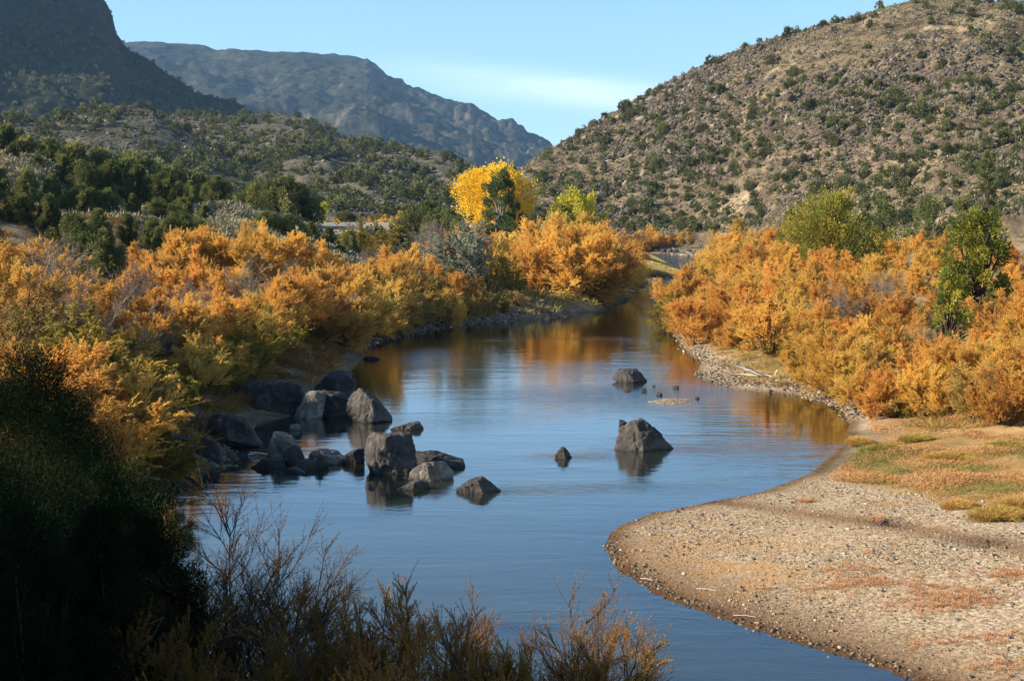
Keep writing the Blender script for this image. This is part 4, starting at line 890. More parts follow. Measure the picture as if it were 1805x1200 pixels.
def along_shore(pts, wd, off=0):
    P0 = np.array([on_level(*p) for p in pts], float).reshape(-1, 2)
    def f(r, n):
        seg = np.linalg.norm(np.diff(P0, axis=0), axis=1); cs = np.concatenate([[0], np.cumsum(seg)]); u = r.uniform(0, cs[-1], n)
        x = np.interp(u, cs, P0[:, 0]); y = np.interp(u, cs, P0[:, 1])
        return x + r.normal(off, wd, n), y + r.normal(0, wd, n)
    return f
gravel('shore_cobbles', 2400, along_shore([(1232, 657), (1270, 672), (1320, 682), (1400, 688), (1480, 712), (1500, 740)], .7, .3), .05, .22, 'grey cobbles on the spit under the orange trees', 54, .2, True)
gravel('shore_cobbles', 450, along_shore([(1190, 590), (1215, 620), (1240, 645), (1300, 660)], .5, .3), .07, .26, 'pale cobbles along the right shore behind the spit', 55, .15, True)
gravel('shore_cobbles', 1500, along_shore([(700, 588), (760, 578), (830, 570), (900, 564), (960, 560), (1006, 555)], .6, 0), .10, .36, 'dark and pale cobbles on the point of the far left shore', 56, .2, True)
gravel('shore_cobbles', 2200, along_shore([(640, 610), (700, 588)], .7, -.4), .10, .4, 'dark stones along the shaded left shore', 57, .25, True)
gravel('shore_cobbles', 1800, along_shore([(1100, 446), (1230, 451), (1320, 452)], 1.6, 0), .3, 1.1, 'stones between the dark boulders of the far bank', 58, .2, True)
gravel('shore_cobbles', 900, along_shore([(1120, 508), (1150, 492), (1200, 487)], .8, 0), .15, .5, 'dark stones along the low spit at the river bend', 59, .2, True)
gravel('shore_cobbles', 1500, along_shore([(190, 900), (210, 850), (300, 835), (390, 820), (445, 790)], 1.0, 0), .08, .35, 'dark stones between the shaded boulders', 60, .3, True)
gravel('edge_stones', 700, along_shore([(1066, 960), (1090, 1000), (1170, 1050), (1280, 1090), (1400, 1130), (1530, 1165), (1620, 1200)], .22, .05), .03, .11, 'small dark red stones at the wet edge of the bar', 61, .3, True)
# reeds on the point at the bend
P = land_pts(1095, 1215, 225, 350, 60000, .6, lambda px, Y, s: (px > 1105) | (Y > 250)); P = P[(P[:, 1] > 225)]
P = P[r.permutation(len(P))[:9000]]
qx, _ = project(P[:, 0], P[:, 1], P[:, 2]); P = P[qx > 1108]
grass_field('reeds', P, 12, np.interp(project(P[:, 0], P[:, 1], P[:, 2])[0], [1110, 1150, 1205], [2.4, 1.7, .5]), .06, 'rush', 'pale yellow reeds on the low point at the river bend', 'reeds', 35, (.1, 0, 0), .25)
P = land_pts(1400, 1560, 300, 420, 900, .5)
print('gravel', round(time.time() - T0, 1))

# ------------------------------------------------------------------ special trees
def special(name, proto_fn, px, Y, top, lab, cat, group=None, wide=1.0, base_h=None, rz=0.0, depth=None):
    x = float(at_dist(px, 400, Y)[0]); z = gz1(x, Y); h = float(at_dist(px, top, Y)[1]) - z
    proto = proto_fn(h)
    return plant(name, proto, x, Y, z - .1, (wide, depth or wide, 1), rz, lab, cat, group)
special('cottonwood', lambda h: clumped('yellow_cottonwood', 301, h, 12.6, 170, 26000, .36, .28, 'cotyel', 'barkpale', 'fan', .24, .16, .35, .9, .5, .6), 873, 262, 300, 'bright yellow cottonwood in the centre, behind a green one', 'tree', wide=1.0)
special('cottonwood', lambda h: clumped('green_cottonwood', 302, h, 6.4, 80, 15000, .32, .20, 'cotgreen', 'barkpale', 'round', .22, .10, .32, .9, .6, .5), 884, 252, 306, 'green cottonwood standing in front of the bright yellow one', 'tree')
special('cottonwood', lambda h: clumped('lime_cottonwood', 303, h, 7.2, 70, 10000, .42, .30, 'cotlime', 'barkpale', 'fan', .26, .12, .25, .9, .6, .7), 1020, 250, 338, 'small lime yellow cottonwood right of the big yellow tree', 'tree')
special('dark_bush', lambda h: clumped('dark_bush', 304, h, 5.6, 50, 7000, .35, .22, 'willowdark', 'bark', 'round', .26, .08, .2, .6, .4, .5), 988, 244, 362, 'dark green bush against the left side of the lime cottonwood', 'bush')
special('willow', lambda h: clumped('wide_willow', 305, h, 10.5, 110, 26000, .36, .12, 'willow', 'bark', 'round', .24, .12, .3, .5, .8, .6), 1466, 168, 345, 'wide green and yellow willow rising behind the orange right bank trees', 'tree', wide=1.0)
special('willow', lambda h: clumped('dark_willow', 306, h, 4.4, 75, 15000, .25, .11, 'willowdark', 'bark', 'round', .22, .10, .25, .5, .8, .5), 1730, 94, 378, 'rounded dark green willow rising among orange trees at the right', 'tree')
special('willow', lambda h: clumped('low_willow', 307, h, 2.0, 34, 4500, .20, .08, 'willowdark', 'bark', 'round', .26, .05, .15, .5, .8, .5), 1676, 78, 480, 'slim green willow shoot below and left of the rounded one', 'tree')
for px, Y, top, wd, lb in ((1400, 290, 365, 5, 'first'), (1560, 240, 358, 6.5, 'second'), (1635, 225, 345, 6, 'third'), (1700, 215, 352, 5, 'fourth'), (1740, 230, 270, 3, 'fifth')):
    special('hillside_tree', lambda h: clumped('hillside_tree', int(px), h, wd, 50, 7000, .34, .16, 'jun', 'bark', 'round', .25, .06, .2, .5, .5, .5), px, Y, top, f'grey green tree at the foot of the right hill, {lb} from the left', 'tree', 'grey green trees at the foot of the right hill')
special('silver_bush', lambda h: shrub('silver_bush', 308, h, 22, (2, 34), 16, 8, 34, .15, .06, .6, 'olive', 'barkpale', up1=.05, tmin=.12, b_len=.30), 815, 138, 392, 'silvery grey green bush between the orange thickets', 'bush', wide=1.15)
for i, (px, Y, top, wd) in enumerate(((262, 58.5, 632, 1.3), (225, 58, 650, 1.1), (305, 60, 660, 1.2), (195, 55.5, 705, 1.0))):
    special('yellow_willow', lambda h: shrub('yellow_willow', 310 + i, h, 22, (2, 42), 12, 6, 30, .12, .020, .35, 'yelbush', 'bark', up1=.03, tmin=.1, b_len=.28, r0=.02), px, Y, top, ('tallest yellow green willow bush above the shaded boulders', 'yellow green willow bush left of the tallest one', 'yellow green willow bush nearest the boulders', 'low yellow sprig at the left of the willow bushes')[i], 'bush', 'yellow green willow bushes by the boulders', wide=wd)
special('tamarisk', lambda h: shrub('lone_tamarisk', 315, h, 5, (8, 40), 14, 8, 40, .15, .035, .5, 'tam', 'bark', up1=.05, tmin=.38, b_len=.5, r0=.085), 1358, 89.5, 535, 'orange tamarisk with bare dark trunks beside the white driftwood', 'tamarisk', 'tamarisks along the right bank', wide=1.1)
for i, (px, Y, top) in enumerate(((1385, 89, 590), (1320, 94, 600), (1590, 66, 690), (1660, 64, 700))):
    special('green_bush', lambda h: shrub('green_bush', 318 + i, h, 16, (3, 45), 9, 6, 26, .12, .03, .5, 'tuss', 'bark', up1=.04, tmin=.05, b_len=.35, r0=.02), px, Y, top, ('green bush right of the bare trunked tamarisk', 'green bush left of the bare trunked tamarisk', 'grey green bush under the orange branches at the inlet', 'dark green bush under the rightmost orange branches')[i], 'bush', 'low green bushes on the right bank', wide=1.4)
special('lime_sapling', lambda h: clumped('lime_sapling', 325, h, 1.8, 14, 900, .3, .2, 'cotlime', 'bark', 'fan', .4, .1, .08), 572, 300, 357, 'tiny lime green sapling beyond the road', 'tree')
# trees standing close to the viewpoint, in the shade of the spur
FORE = []
def fore(px, Y, top, seed, n, tilt, leaves, fm, lab, wide=1.0, lw=.007, ll=.04, group='shaded tamarisks in the foreground', az=0):
    x = float(at_dist(px, 400, Y)[0]); z = gz1(x, Y); h = float(at_dist(px, top, Y)[1]) - z
    pr = shrub('near_tamarisk', seed, h, n, tilt, 18, 16, int(leaves * .8), ll, lw, .55, fm, 'bark', up1=.05, twig_up=.08, tmin=.30, b_len=.38, t_len=.50, r0=.032, bend=.02, leaf_from=.25)
    plant('tamarisk', pr, x, Y, z, (wide, wide, 1), az, lab, 'tamarisk', group)
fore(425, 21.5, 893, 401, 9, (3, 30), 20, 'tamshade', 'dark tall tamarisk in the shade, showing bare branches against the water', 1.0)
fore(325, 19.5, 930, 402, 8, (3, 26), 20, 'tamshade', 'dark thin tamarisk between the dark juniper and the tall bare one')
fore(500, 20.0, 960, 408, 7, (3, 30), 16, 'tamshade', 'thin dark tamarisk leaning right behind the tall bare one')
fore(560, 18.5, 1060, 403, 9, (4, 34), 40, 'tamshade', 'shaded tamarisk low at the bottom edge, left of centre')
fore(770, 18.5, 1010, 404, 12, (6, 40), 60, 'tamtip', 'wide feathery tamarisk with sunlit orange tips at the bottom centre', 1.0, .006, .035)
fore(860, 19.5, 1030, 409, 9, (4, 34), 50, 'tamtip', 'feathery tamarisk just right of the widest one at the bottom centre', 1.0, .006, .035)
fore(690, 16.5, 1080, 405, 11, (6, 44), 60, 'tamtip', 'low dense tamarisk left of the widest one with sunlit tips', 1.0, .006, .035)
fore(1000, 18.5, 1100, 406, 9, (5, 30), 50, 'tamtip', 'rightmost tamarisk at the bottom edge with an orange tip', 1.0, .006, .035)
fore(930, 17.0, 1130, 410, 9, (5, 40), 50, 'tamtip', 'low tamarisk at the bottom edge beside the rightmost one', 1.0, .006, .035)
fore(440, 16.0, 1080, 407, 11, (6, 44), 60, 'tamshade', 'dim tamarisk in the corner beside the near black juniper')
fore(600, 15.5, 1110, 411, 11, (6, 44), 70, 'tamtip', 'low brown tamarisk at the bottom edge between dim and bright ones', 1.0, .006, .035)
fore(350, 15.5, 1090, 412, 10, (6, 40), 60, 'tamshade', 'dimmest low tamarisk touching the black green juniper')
NJ = [clumped('near_juniper', 410 + i, hh, ww, 190, 85000, .075, .022, 'junshade', shape='cone', crad=.17, up=.9, z0=.02, jag=.7, trunk=.035) for i, (hh, ww) in enumerate(((8.6, 5.4), (6.4, 3.8)))]
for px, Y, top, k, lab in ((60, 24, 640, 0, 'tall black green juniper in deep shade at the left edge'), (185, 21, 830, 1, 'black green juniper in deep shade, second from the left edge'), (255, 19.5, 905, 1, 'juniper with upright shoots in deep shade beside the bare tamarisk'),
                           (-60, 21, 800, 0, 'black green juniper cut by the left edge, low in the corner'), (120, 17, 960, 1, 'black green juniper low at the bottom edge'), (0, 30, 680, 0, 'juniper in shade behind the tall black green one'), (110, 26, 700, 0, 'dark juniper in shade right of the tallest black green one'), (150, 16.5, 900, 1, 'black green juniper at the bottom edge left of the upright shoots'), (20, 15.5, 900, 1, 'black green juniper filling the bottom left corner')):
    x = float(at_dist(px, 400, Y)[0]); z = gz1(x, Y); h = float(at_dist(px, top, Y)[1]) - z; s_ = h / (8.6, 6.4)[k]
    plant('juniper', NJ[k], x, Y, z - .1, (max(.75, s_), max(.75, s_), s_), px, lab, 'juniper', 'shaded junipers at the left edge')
print('special trees', round(time.time() - T0, 1))

# ------------------------------------------------------------------ boulders
def rock_mat(name, lo, hi, pale, palef):
    m, t, N, L = mat_new(name); math_, mix, noise, ramp, attr, mapping, sstep = nodeset(t)
    tcn = N.new('ShaderNodeTexCoord'); P = tcn.outputs['Object']
    g = N.new('ShaderNodeNewGeometry'); sp = N.new('ShaderNodeSeparateXYZ'); L.new(g.outputs['Position'], sp.inputs[0])
    c = ramp(noise(2.2, 8, .65, P), [(.3, lo), (.7, hi)])
    c = mix(math_('MULTIPLY', sstep(.50, .64, noise(1.6, 6, .6, P, .6)), palef), c, pale)
    c = mix(1, c, ramp(noise(22, 4, .7, P), [(.3, (.7, .7, .7)), (.7, (1.25, 1.22, 1.18))]), 'MULTIPLY')
    wetz = sstep(.22, .03, math_('ADD', sp.outputs['Z'], math_('MULTIPLY', noise(3, 3, .5, P), .08)))
    c = mix(math_('MULTIPLY', wetz, .7), c, mix(1, c, (.45, .42, .38), 'MULTIPLY'))
    b = N.new('ShaderNodeBsdfPrincipled'); L.new(c, b.inputs['Base Color']); b.inputs['Roughness'].default_value = .72; b.inputs['Specular IOR Level'].default_value = .3
    bp = N.new('ShaderNodeBump'); bp.inputs['Strength'].default_value = 1.0; bp.inputs['Distance'].default_value = .10
    L.new(noise(5, 8, .72, P, .3), bp.inputs['Height']); L.new(bp.outputs[0], b.inputs['Normal'])
    o = N.new('ShaderNodeOutputMaterial'); L.new(b.outputs[0], o.inputs[0]); return m
M['basalt'] = rock_mat('dark_basalt', (.016, .014, .013), (.048, .042, .037), (.12, .10, .085), .35)
M['palerock'] = rock_mat('pale_weathered_basalt', (.09, .078, .066), (.22, .19, .155), (.40, .35, .28), .6)
M['greyrock'] = rock_mat('grey_basalt', (.026, .023, .021), (.085, .073, .063), (.19, .16, .13), .4)
import bmesh
_bm = bmesh.new(); bmesh.ops.create_icosphere(_bm, subdivisions=6, radius=1); _bm.verts.ensure_lookup_table()
ICO_V = np.array([v.co[:] for v in _bm.verts]); ICO_F = np.array([[v.index for v in f.verts] for f in _bm.faces]); _bm.free()
_bm = bmesh.new(); bmesh.ops.create_icosphere(_bm, subdivisions=5, radius=1); _bm.verts.ensure_lookup_table()
ICO5_V = np.array([v.co[:] for v in _bm.verts]); ICO5_F = np.array([[v.index for v in f.verts] for f in _bm.faces]); _bm.free()
def n3(P, sc, seed, octs=4):
    v = 0; a = 1
    for o in range(octs):
        q = P * sc * 2 ** o
        v = v + a * (vnoise(q[:, 0] + .7 * q[:, 2] + 31, q[:, 1] - .6 * q[:, 2] + seed, seed + o) + vnoise(q[:, 2] + 11, q[:, 0] - q[:, 1] * .5, seed + 7 + o) - 1); a *= .5
    return v
def boulder(px0, px1, ytop, ybase, mat, lab, seed, sil=None, faces=None, depth=.8, tilt=0.0, dz=0.0, group=None, hi=True, dist=None):
    """a faceted boulder. sil: outline corners (u 0..1 across, v 0..1 up); faces: extra cutting planes (nx, ny, nz, d)"""
    rr = np.random.default_rng(seed)
    if dist is None: cx, cy = map(float, on_level((px0 + px1) / 2, ybase)); zb = 0.0
    else:
        cy = dist; cx = float(at_dist((px0 + px1) / 2, 500, dist)[0]); zb = float(at_dist(px0, ybase, dist)[1])
    wdt = (px1 - px0) / FPX * cy; hgt = (ybase - ytop) / FPX * cy * .985
    hd_ = wdt * depth / 2
    sink = max(.25, .22 * hgt)
    if sil is None:
        a_ = rr.uniform(.12, .38); b_ = rr.uniform(.6, .88)
        sil = [(0, 0), (.02, .25), (a_, rr.uniform(.8, 1)), (b_, rr.uniform(.75, 1)), (1, .2), (1, 0)]
    pts = np.array([((u - .5) * wdt, v * hgt) for u, v in sil])
    c0 = np.array([0, 0, hgt * .33])
    pl = []
    for i in range(len(pts) - 1):
        a, b = pts[i], pts[i + 1]; e = b - a
        if np.hypot(*e) < 1e-6: continue
        n2 = np.array([-e[1], e[0]]); n2 = n2 / np.hypot(*n2)
        if n2 @ ((a + b) / 2 - np.array([0, c0[2]])) < 0: n2 = -n2
        ny = rr.uniform(-.28, .28)
        n = norm(np.array([n2[0], ny, n2[1]])); dd = n[0] * a[0] + n[2] * (a[1] - c0[2])
        pl.append((n, dd + abs(ny) * hd_ * .12))
    for sgn in (-1, 1):
        for k in range(3):
            n = norm(np.array([rr.uniform(-.75, .75), sgn, rr.uniform(-.05, .65)])); pl.append((n, hd_ * rr.uniform(.62, .95)))
    for f in (faces or []):
        n = norm(np.array(f[:3], float)); pl.append((n, f[3] * wdt))
    pl.append((np.array([0, 0, -1.]), c0[2] + sink))
    for k in range(6):
        n = norm(rr.normal(size=3) * np.array([.8, 1.2, .6])); q = max(abs(n[0]) * wdt * .5 + abs(n[1]) * hd_ + max(n[2], 0) * hgt * .6, .3 * wdt); pl.append((n, q * rr.uniform(.74, .92)))
    V0, F0 = (ICO_V, ICO_F) if hi else (ICO5_V, ICO5_F)
    R = np.full(len(V0), 1e9)
    for n, dd in pl:
        q = V0 @ n; R = np.minimum(R, np.where(q > 1e-3, dd / np.maximum(q, 1e-3), 1e9))
    P = V0 * R[:, None]
    s_ = max(wdt, hgt)
    P = P + V0 * (n3(P / s_, 3.2, seed, 4)[:, None] * .022 * s_ - np.abs(n3(P / s_, 5.5, seed + 40, 4))[:, None] * .046 * s_ + np.minimum(np.abs(n3(P / s_ * np.array([1, 1, .5]), 4.0, seed + 90, 2)) * 6, 1)[:, None] * .030 * s_ + n3(P / s_, 24, seed + 80, 2)[:, None] * .010 * s_)
    P = P + c0; me = mesh_np('boulder', P, F0, M[mat])
    return thing('boulder', (cx, cy + hd_ * .55, zb + dz), lab, 'boulder', group, me=me)
BG = 'basalt boulders standing in the river'
boulder(518, 572, 689, 737, 'palerock', 'pale weathered slab leaning on a black boulder left of the pointed one', 1, [(0, 0), (.02, .08), (.42, .9), (.62, 1), (.96, .97), (1, .8), (.9, 0)], [(-.75, -.8, .5, .30)], .8, group=BG)
boulder(548, 627, 690, 734, 'basalt', 'wide black boulder between the pale slab and the pointed boulder', 2, [(0, 0), (.05, .85), (.2, 1), (.6, .9), (1, .55), (1, 0)], None, .9, group=BG)
boulder(612, 689, 685, 744, 'greyrock', 'tall pointed boulder with a grey left face and black right side', 3, [(.10, 0), (.0, .35), (.02, .70), (.16, 1), (.26, .98), (.58, .72), (.98, .1), (1, 0)], [(-.55, -1, .25, .20), (.75, -.75, .35, .26)], .75, group=BG)
boulder(690, 746, 743, 757, 'greyrock', 'low flat boulder alone right of the pointed boulder', 4, [(0, 0), (.1, .35), (.4, .6), (.6, 1), (.85, .9), (1, .2), (1, 0)], None, .7, group=BG)
boulder(636, 729, 766, 834, 'greyrock', 'largest blocky boulder with a flat top in the middle of the cluster', 5, [(.10, 0), (.03, .42), (.0, .88), (.03, .99), (.5, 1), (.93, .93), (.97, .6), (1, .25), (.98, 0)], [(.12, -1, .10, .30), (-1, -.45, -.1, .47), (.8, -.6, .1, .46)], .85, group=BG)
boulder(722, 817, 792, 825, 'basalt', 'low rough boulder behind the right side of the blocky one', 6, [(0, 0), (0, .9), (.12, 1), (.45, .72), (.78, .66), (.93, .5), (1, .1), (1, 0)], None, .7, group=BG)
boulder(718, 796, 816, 846, 'palerock', 'smooth pale brown boulder in front of the blocky one', 7, [(0, 0), (.05, .35), (.38, .92), (.75, 1), (.98, .4), (1, 0)], [(.8, -.7, .2, .40)], .75, group=BG)
boulder(697, 758, 845, 863, 'greyrock', 'low dark boulder nearest the bottom of the cluster', 8, [(0, 0), (.25, .35), (.55, 1), (.9, .75), (1, 0)], None, .6, group=BG)
boulder(800, 880, 843, 868, 'greyrock', 'lone low brown boulder right of the cluster', 9, [(0, 0), (.2, .5), (.45, .85), (.6, 1), (.8, .6), (1, .05), (1, 0)], None, .8, group=BG)
boulder(607, 640, 791, 817, 'basalt', 'dark boulder tucked against the left side of the blocky one', 10, [(0, 0), (.05, .6), (.5, .9), (1, 1), (1, 0)], None, 1.0, group=BG)
boulder(467, 536, 763, 812, 'palerock', 'pale pointed boulder at the left end of the cluster', 11, [(0, 0), (.0, .12), (.2, .97), (.3, 1), (.62, .8), (.9, .3), (1, 0)], [(-.5, -1, .3, .26), (.8, -.5, .3, .30)], .75, group=BG)
boulder(495, 534, 784, 818, 'greyrock', 'small grey boulder in front of the pale pointed one', 12, [(0, 0), (.1, .5), (.5, .95), (.8, 1), (1, .4), (1, 0)], None, .8, group=BG)
boulder(538, 618, 793, 817, 'palerock', 'low pale sloping boulder between the pointed and blocky ones', 13, [(0, 0), (.1, .65), (.3, 1), (.5, .95), (.8, .4), (1, .05), (1, 0)], None, .7, group=BG)
boulder(552, 582, 797, 824, 'greyrock', 'small upright fin of rock in front of the low sloping boulder', 14, [(0, 0), (.15, .7), (.35, 1), (.7, .5), (1, 0)], None, .8, group=BG)
boulder(445, 502, 808, 824, 'basalt', 'flat dark slab at the foot of the pale pointed boulder', 15, [(0, 0), (.2, .5), (.5, 1), (.85, .8), (1, 0)], None, .8, group=BG)
boulder(514, 556, 811, 827, 'greyrock', 'flat brown slab in front of the small grey boulder', 16, [(0, 0), (.2, .7), (.6, 1), (.95, .8), (1, 0)], None, .8, group=BG)
boulder(502, 536, 824, 832, 'greyrock', 'tiny flat rock just breaking the surface below the brown slab', 17, None, None, .8, group=BG)
boulder(648, 661, 851, 859, 'palerock', 'tiny rounded stone in the reflection of the blocky boulder', 18, None, None, 1, group=BG, hi=False)
boulder(577, 602, 778, 788, 'greyrock', 'small stone breaking the water behind the low sloping boulder', 28, None, None, 1, group=BG, hi=False) if False else None
boulder(510, 530, 746, 757, 'palerock', 'small pale stone in the water below the pale slab', 19, None, None, 1, group=BG, hi=False)
boulder(977, 1009, 788, 808, 'greyrock', 'small pointed rock alone in mid river', 20, [(0, 0), (.05, .2), (.4, .95), (.55, 1), (.85, .5), (1, .1), (1, 0)], [(-.4, -1, .3, .3), (.8, -.6, .3, .22)], .8, group=BG)
boulder(1076, 1187, 742, 794, 'greyrock', 'large triangular boulder alone on the right with a black right face', 21, [(0, 0), (.02, .08), (.17, .72), (.35, .98), (.52, 1), (.68, .80), (.88, .35), (1, .04), (1, 0)], [(-.55, -1, .35, .215), (.62, -.95, .30, .225)], .62, group=BG)
boulder(1093, 1112, 738, 752, 'basalt', 'small dark shard on the back of the large triangular boulder', 22, [(0, 0), (.05, 1), (.4, .7), (1, .5), (1, 0)], None, .7, group=BG, hi=False, dist=on_level(1100, 794)[1] + 1.3)
boulder(1076, 1142, 653, 674, 'greyrock', 'humped grey boulder farther up the river', 23, [(0, 0), (.02, .15), (.22, .9), (.65, 1), (.75, .9), (1, .1), (1, 0)], [(.7, -.8, .2, .26)], .7, group=BG)
for i, (a, b, c, d) in enumerate(((1099, 1112, 684, 689), (1131, 1140, 684, 690), (1157, 1167, 690, 697), (1186, 1198, 680, 685), (1225, 1233, 698, 703), (1150, 1155, 678, 682))):
    boulder(a, b, c, d, 'greyrock', f'small stone between the humped boulder and the gravel islet, {ORD[(0, 1, 3, 4, 5, 2)[i]]} from the left', 60 + i, None, None, 1, group='small stones by the islet', hi=False)
SG = 'black boulders along the shaded left shore'
for a, b, c, d, mt, dist, lab, sil in (
    (240, 340, 764, 826, 'basalt', None, 'big black boulder at the waterline, leftmost of the shaded pair', [(0, 0), (.02, .5), (.3, .95), (.55, 1), (.95, .8), (1, 0)]),
    (310, 389, 768, 820, 'basalt', None, 'big black boulder at the waterline, right of the shaded pair', [(0, 0), (.02, .8), (.3, 1), (.85, .75), (1, .1), (1, 0)]),
    (288, 370, 736, 790, 'basalt', None, 'black boulder with a lit ridge behind the shaded pair', [(0, 0), (.1, .5), (.3, .85), (.7, 1), (1, .8), (1, 0)]),
    (350, 456, 732, 788, 'basalt', None, 'long black boulder sloping down to the water on its right', [(0, 0), (.05, .8), (.35, 1), (.7, .85), (1, .05), (1, 0)]),
    (228, 312, 706, 760, 'basalt', 62, 'rounded black boulder below the yellow willow bushes', None),
    (400, 532, 676, 734, 'basalt', None, 'longest flat topped black boulder with a pale top', [(0, 0), (.02, .6), (.15, .95), (.75, 1), (.93, .85), (1, .1), (1, 0)]),
    (385, 470, 638, 690, 'basalt', 80, 'black boulder under the orange branches, left of three', None),
    (462, 522, 656, 690, 'basalt', 82, 'black boulder under the orange branches, middle of three', None),
    (520, 560, 668, 700, 'basalt', 84, 'black boulder under the orange branches, right of three', None),
    (552, 627, 660, 702, 'basalt', None, 'black boulder with a lit top edge behind the pale slab', [(0, 0), (.05, .5), (.3, .9), (.75, 1), (.95, .75), (1, 0)]),
    (548, 612, 630, 662, 'basalt', 92, 'farthest black boulder half hidden by low orange branches', None),
    (190, 250, 735, 800, 'basalt', 56, 'black boulder on the bank behind the dark juniper', None),
    (150, 235, 790, 860, 'basalt', 50, 'black boulder at the water beside the dark juniper', None),
    (178, 212, 886, 898, 'basalt', None, 'small black rock alone in the water beside the dark juniper', None),
    (640, 672, 629, 634, 'basalt', None, 'thin black rock at the waterline under the orange shrubs', None)):
    boulder(a, b, c, d, mt, lab, a + b, sil, None, .8, group=SG, dist=dist)
rb = np.random.default_rng(9)
for i, (px, wd_, hh) in enumerate(((1108, 20, 15), (1122, 9, 6), (1135, 8, 5), (1147, 9, 6), (1158, 8, 7), (1170, 12, 9), (1182, 10, 9), (1192, 12, 8), (1205, 9, 6), (1216, 14, 9), (1229, 11, 6), (1241, 13, 7), (1256, 12, 6))):
    yb = float(np.interp(px, [1090, 1150, 1230, 1300], [443, 445.5, 450.5, 452]))
    boulder(px - wd_ / 2, px + wd_ / 2, yb - hh, yb, 'basalt', f'dark boulder at the water on the far bank, {ORD[i]} from the left', 90 + i, None, None, 1, group='dark boulders on the far bank', hi=False)
for i, (px, py, w_) in enumerate(((1108, 504, 16), (1128, 500, 20), (1172, 491, 9), (1182, 490, 7))):
    boulder(px - w_ / 2, px + w_ / 2, py - 3, py, 'basalt', f'flat dark rock in the riffle at the river bend, {ORD[i]} from the left', 120 + i, None, None, 2.2, group='flat rocks in the riffle', hi=False)
print('boulders', round(time.time() - T0, 1))

# ------------------------------------------------------------------ driftwood
def branchy(name, spec, mat, loc, label, cat, group=None):
    Ps = []; Rs = []
    for pts, r0, r1 in spec:
        P = np.array(pts, float); t = np.linspace(0, len(P) - 1, 7); P = np.stack([np.interp(t, np.arange(len(P)), P[:, k]) for k in range(3)], 1)
        Ps.append(P); Rs.append(np.linspace(r0, r1, 7))
    V, F = tubes(np.array(Ps), np.array(Rs), 6)
    thing(name, loc, label, cat, group, me=mesh_np(name, V, F, M[mat], smooth_=True))
x, y = map(float, on_level(1338, 658, .5)); z = gz1(x, y)
DW = 1.7
branchy('driftwood', [([(.45, 0, .02), (0, .1, .12), (-.6, .2, .34), (-1.1, .1, .50)], .05, .015), ([(.3, 0, .04), (-.1, -.1, .2), (-.5, -.2, .42), (-.7, -.3, .62)], .035, .01), ([(.4, .1, .02), (0, .2, .05), (-.7, .3, .10), (-1.2, .1, .16)], .04, .012), ([(-.3, .1, .22), (-.7, .0, .24), (-1.0, -.1, .20)], .022, .008), ([(.5, 0, .03), (.6, .1, .25)], .035, .02)],
        'driftwood', (x, y, z + .02), 'bleached white driftwood branch on the right shore', 'driftwood')
COL.objects[-1].scale = (DW, DW, DW)
x, y = map(float, on_level(458, 803, 0))
branchy('driftwood', [([(-.45, 0, .04), (0, .1, .09), (.4, .05, .05)], .03, .015), ([(-.4, .1, .12), (0, 0, .10), (.3, -.1, .04)], .025, .01), ([(-.2, .0, .15), (.1, .1, .06), (.45, .1, .1)], .02, .01)],
        'driftwood', (x, y, 0), 'small bleached sticks caught against the pale pointed boulder', 'driftwood')
x, y = map(float, on_level(778, 846, 0))
branchy('dead_branch', [([(.05, 0, -.1), (-.10, 0, .25), (-.30, .05, .55)], .022, .008), ([(-.08, 0, .2), (-.35, 0, .34), (-.6, 0, .40)], .015, .005), ([(-.02, 0, .1), (.12, 0, .3), (.2, 0, .42)], .012, .005), ([(-.2, 0, .4), (-.22, 0, .55), (-.16, 0, .65)], .010, .004)],
        'bark', (x, y - .25, 0), 'thin dead branch standing before the smooth pale brown boulder', 'branch')
for i, (px, py, L_, a_) in enumerate(((1300, 985, .55, .05), (1140, 1005, .35, -.6), (1312, 1068, .5, -.25), (1245, 1025, .5, -.5), (1262, 927, .9, .02))):
    x, y = map(float, on_level(px, py, .3)); z = gz1(x, y)
    branchy('stick', [([(-L_ / 2, 0, .03), (0, .02, .045), (L_ / 2, 0, .03)], .009, .005)], 'driftwood', (x, y, z), ('pale stick in the middle of the bar', 'pale stick near the left tip of the bar', 'pale stick near the lower edge of the bar', 'pale stick on the brown mossy part of the bar', 'long thin stick near the channel of the bar')[i], 'stick', 'pale sticks on the gravel bar')
    COL.objects[-1].rotation_euler = (0, 0, a_)

# ------------------------------------------------------------------ road and its sign
def asphalt():
    m, t, N, L = mat_new('worn_asphalt'); math_, mix, noise, ramp, attr, mapping, sstep = nodeset(t)
    g = N.new('ShaderNodeNewGeometry'); c = ramp(noise(1.2, 6, .6, g.outputs['Position']), [(.3, (.19, .18, .165)), (.7, (.25, .235, .215))])
    b = N.new('ShaderNodeBsdfDiffuse'); L.new(c, b.inputs[0]); o = N.new('ShaderNodeOutputMaterial'); L.new(b.outputs[0], o.inputs[0]); return m
def flat_mat(name, c, rough=.5, spec=.3):
    m, t, N, L = mat_new(name); math_, mix, noise, ramp, attr, mapping, sstep = nodeset(t)
    tcn = N.new('ShaderNodeTexCoord'); cc = mix(1, c, ramp(noise(7, 4, .6, tcn.outputs['Object']), [(.3, (.85, .85, .85)), (.7, (1.1, 1.1, 1.1))]), 'MULTIPLY')
    b = N.new('ShaderNodeBsdfPrincipled'); L.new(cc, b.inputs['Base Color']); b.inputs['Roughness'].default_value = rough
    o = N.new('ShaderNodeOutputMaterial'); L.new(b.outputs[0], o.inputs[0]); return m
M['asphalt'] = asphalt(); M['verge'] = ground_mat('pale_verge', 'ground')
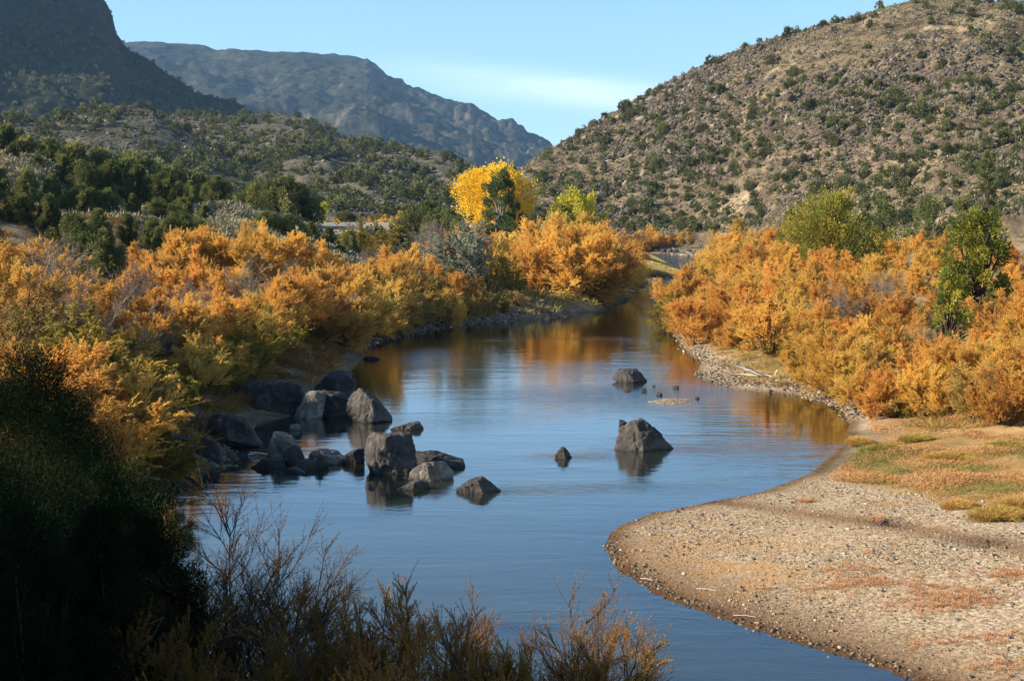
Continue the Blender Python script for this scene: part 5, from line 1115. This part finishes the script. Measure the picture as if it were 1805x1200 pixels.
M['verge'] = flat_mat('pale_gravel_verge', (.38, .30, .20), .9); M['line'] = flat_mat('yellow_line_paint', (.55, .36, .08), .7)
# centre line of the road, coming towards the viewer and bending left
RC = [(700, 300, 393.5), (668, 272, 391.5), (640, 258, 391), (612, 243, 393), (590, 228, 397), (566, 210, 404), (530, 192, 414), (480, 176, 425)]
RC = [(820, 330, 395)] + RC[:-1]
c_ = []
for px, Y, py in RC: q = at_dist(px, py, Y); c_.append((float(q[0]), Y, float(q[1])))
c_ = np.array(c_); tt_ = np.linspace(0, len(c_) - 1, 60); c_ = np.stack([np.interp(tt_, np.arange(len(c_)), c_[:, k]) for k in range(3)], 1)
for _ in range(4): c_[1:-1] = (c_[:-2] + c_[1:-1] * 2 + c_[2:]) / 4
c_[:, 2] -= .05
def ribbon(offs, dz, name, mat):
    d = norm(np.gradient(c_, axis=0) * np.array([1, 1, 0])); nrm = np.stack([d[:, 1], -d[:, 0], 0 * d[:, 0]], 1)
    V = np.concatenate([c_ + nrm * o_ + np.array([0, 0, z_]) for o_, z_ in zip(offs, dz)]); n = len(c_); k = len(offs)
    F = np.array([[j * n + i, (j + 1) * n + i, (j + 1) * n + i + 1, j * n + i + 1] for j in range(k - 1) for i in range(n - 1)])
    return structure(name, mesh_np(name, V, F, mat, smooth_=True))
ribbon([-16, -5.6, -3.6, 3.6, 5.6, 16], [-4, -.08, -.004, -.004, -.08, -4], 'road_verge', M['verge'])
ribbon([-3.5, 3.5], [.012, .012], 'road', M['asphalt'])
ribbon([-.09, .09], [.02, .02], 'road_marking', M['line'])
M['signyellow'] = flat_mat('sign_yellow', (.72, .38, .02), .45); M['signblack'] = flat_mat('sign_black', (.012, .012, .012), .5); M['steel'] = flat_mat('dark_post', (.05, .045, .04), .6)
def poly_plate(name, pts, y0, y1, mat, parent):
    n = len(pts); V = [(x, y0, z) for x, z in pts] + [(x, y1, z) for x, z in pts]
    me = bpy.data.meshes.new(name); me.from_pydata(V, [], [list(range(n)), list(range(2 * n - 1, n - 1, -1))] + [[i, i + n, (i + 1) % n + n, (i + 1) % n] for i in range(n)])
    me.materials.append(mat); return link(name, me, parent)
sx_, sz_ = map(float, at_dist(594, 391, 226)); zt = gz1(sx_, 226)
sg = thing('road_sign', (sx_, 226, zt), 'yellow diamond road sign with a black left turn arrow, beside the grey road', 'sign', rz=math.radians(2))
cz = sz_ - zt; h_ = .60
poly_plate('sign_panel', [(0, cz - h_), (h_, cz), (0, cz + h_), (-h_, cz)], 0, .02, M['signyellow'], sg)
bd = poly_plate('sign_border', [(0, cz - h_ * .93), (h_ * .93, cz), (0, cz + h_ * .93), (-h_ * .93, cz), (-h_ * .88, cz), (0, cz + h_ * .88), (h_ * .88, cz), (0, cz - h_ * .88), (-h_ * .88, cz), (-h_ * .93, cz)], -.004, -.001, M['signblack'], sg)
poly_plate('arrow', [(.10, cz - .30), (.20, cz - .30), (.20, cz - .02), (.13, cz + .10), (-.06, cz + .17), (-.06, cz + .27), (-.30, cz + .11), (-.06, cz - .03), (-.06, cz + .07), (.06, cz + .03), (.10, cz - .06)], -.010, -.002, M['signblack'], sg)
poly_plate('post', [(-.04, -.3), (.04, -.3), (.04, cz + .3), (-.04, cz + .3)], .024, .09, M['steel'], sg)

# ------------------------------------------------------------------ the air
hz = bpy.data.meshes.new('haze')
bx = [(-9500, 9500), (-3200, 14500), (-12, 1150)]
V = [(x, y, z) for x in bx[0] for y in bx[1] for z in bx[2]]
hz.from_pydata(V, [], [(0, 1, 3, 2), (4, 6, 7, 5), (0, 4, 5, 1), (2, 3, 7, 6), (0, 2, 6, 4), (1, 5, 7, 3)])
m = bpy.data.materials.new('thin_haze'); m.use_nodes = True; t = m.node_tree; t.nodes.clear()
v = t.nodes.new('ShaderNodeVolumePrincipled'); v.inputs['Color'].default_value = (.36, .64, 1, 1); v.inputs['Density'].default_value = 0.000055; v.inputs['Anisotropy'].default_value = .2
o = t.nodes.new('ShaderNodeOutputMaterial'); t.links.new(v.outputs[0], o.inputs['Volume'])
hz.materials.append(m); stuff('haze', hz, 'thin blue haze over the valley', 'haze')
print('road', np.round(c_[::6], 1).tolist(), 'expected', [(p[1], round(float(at_dist(p[0], p[2], p[1])[1]), 1)) for p in RC]); print('done', round(time.time() - T0, 1))
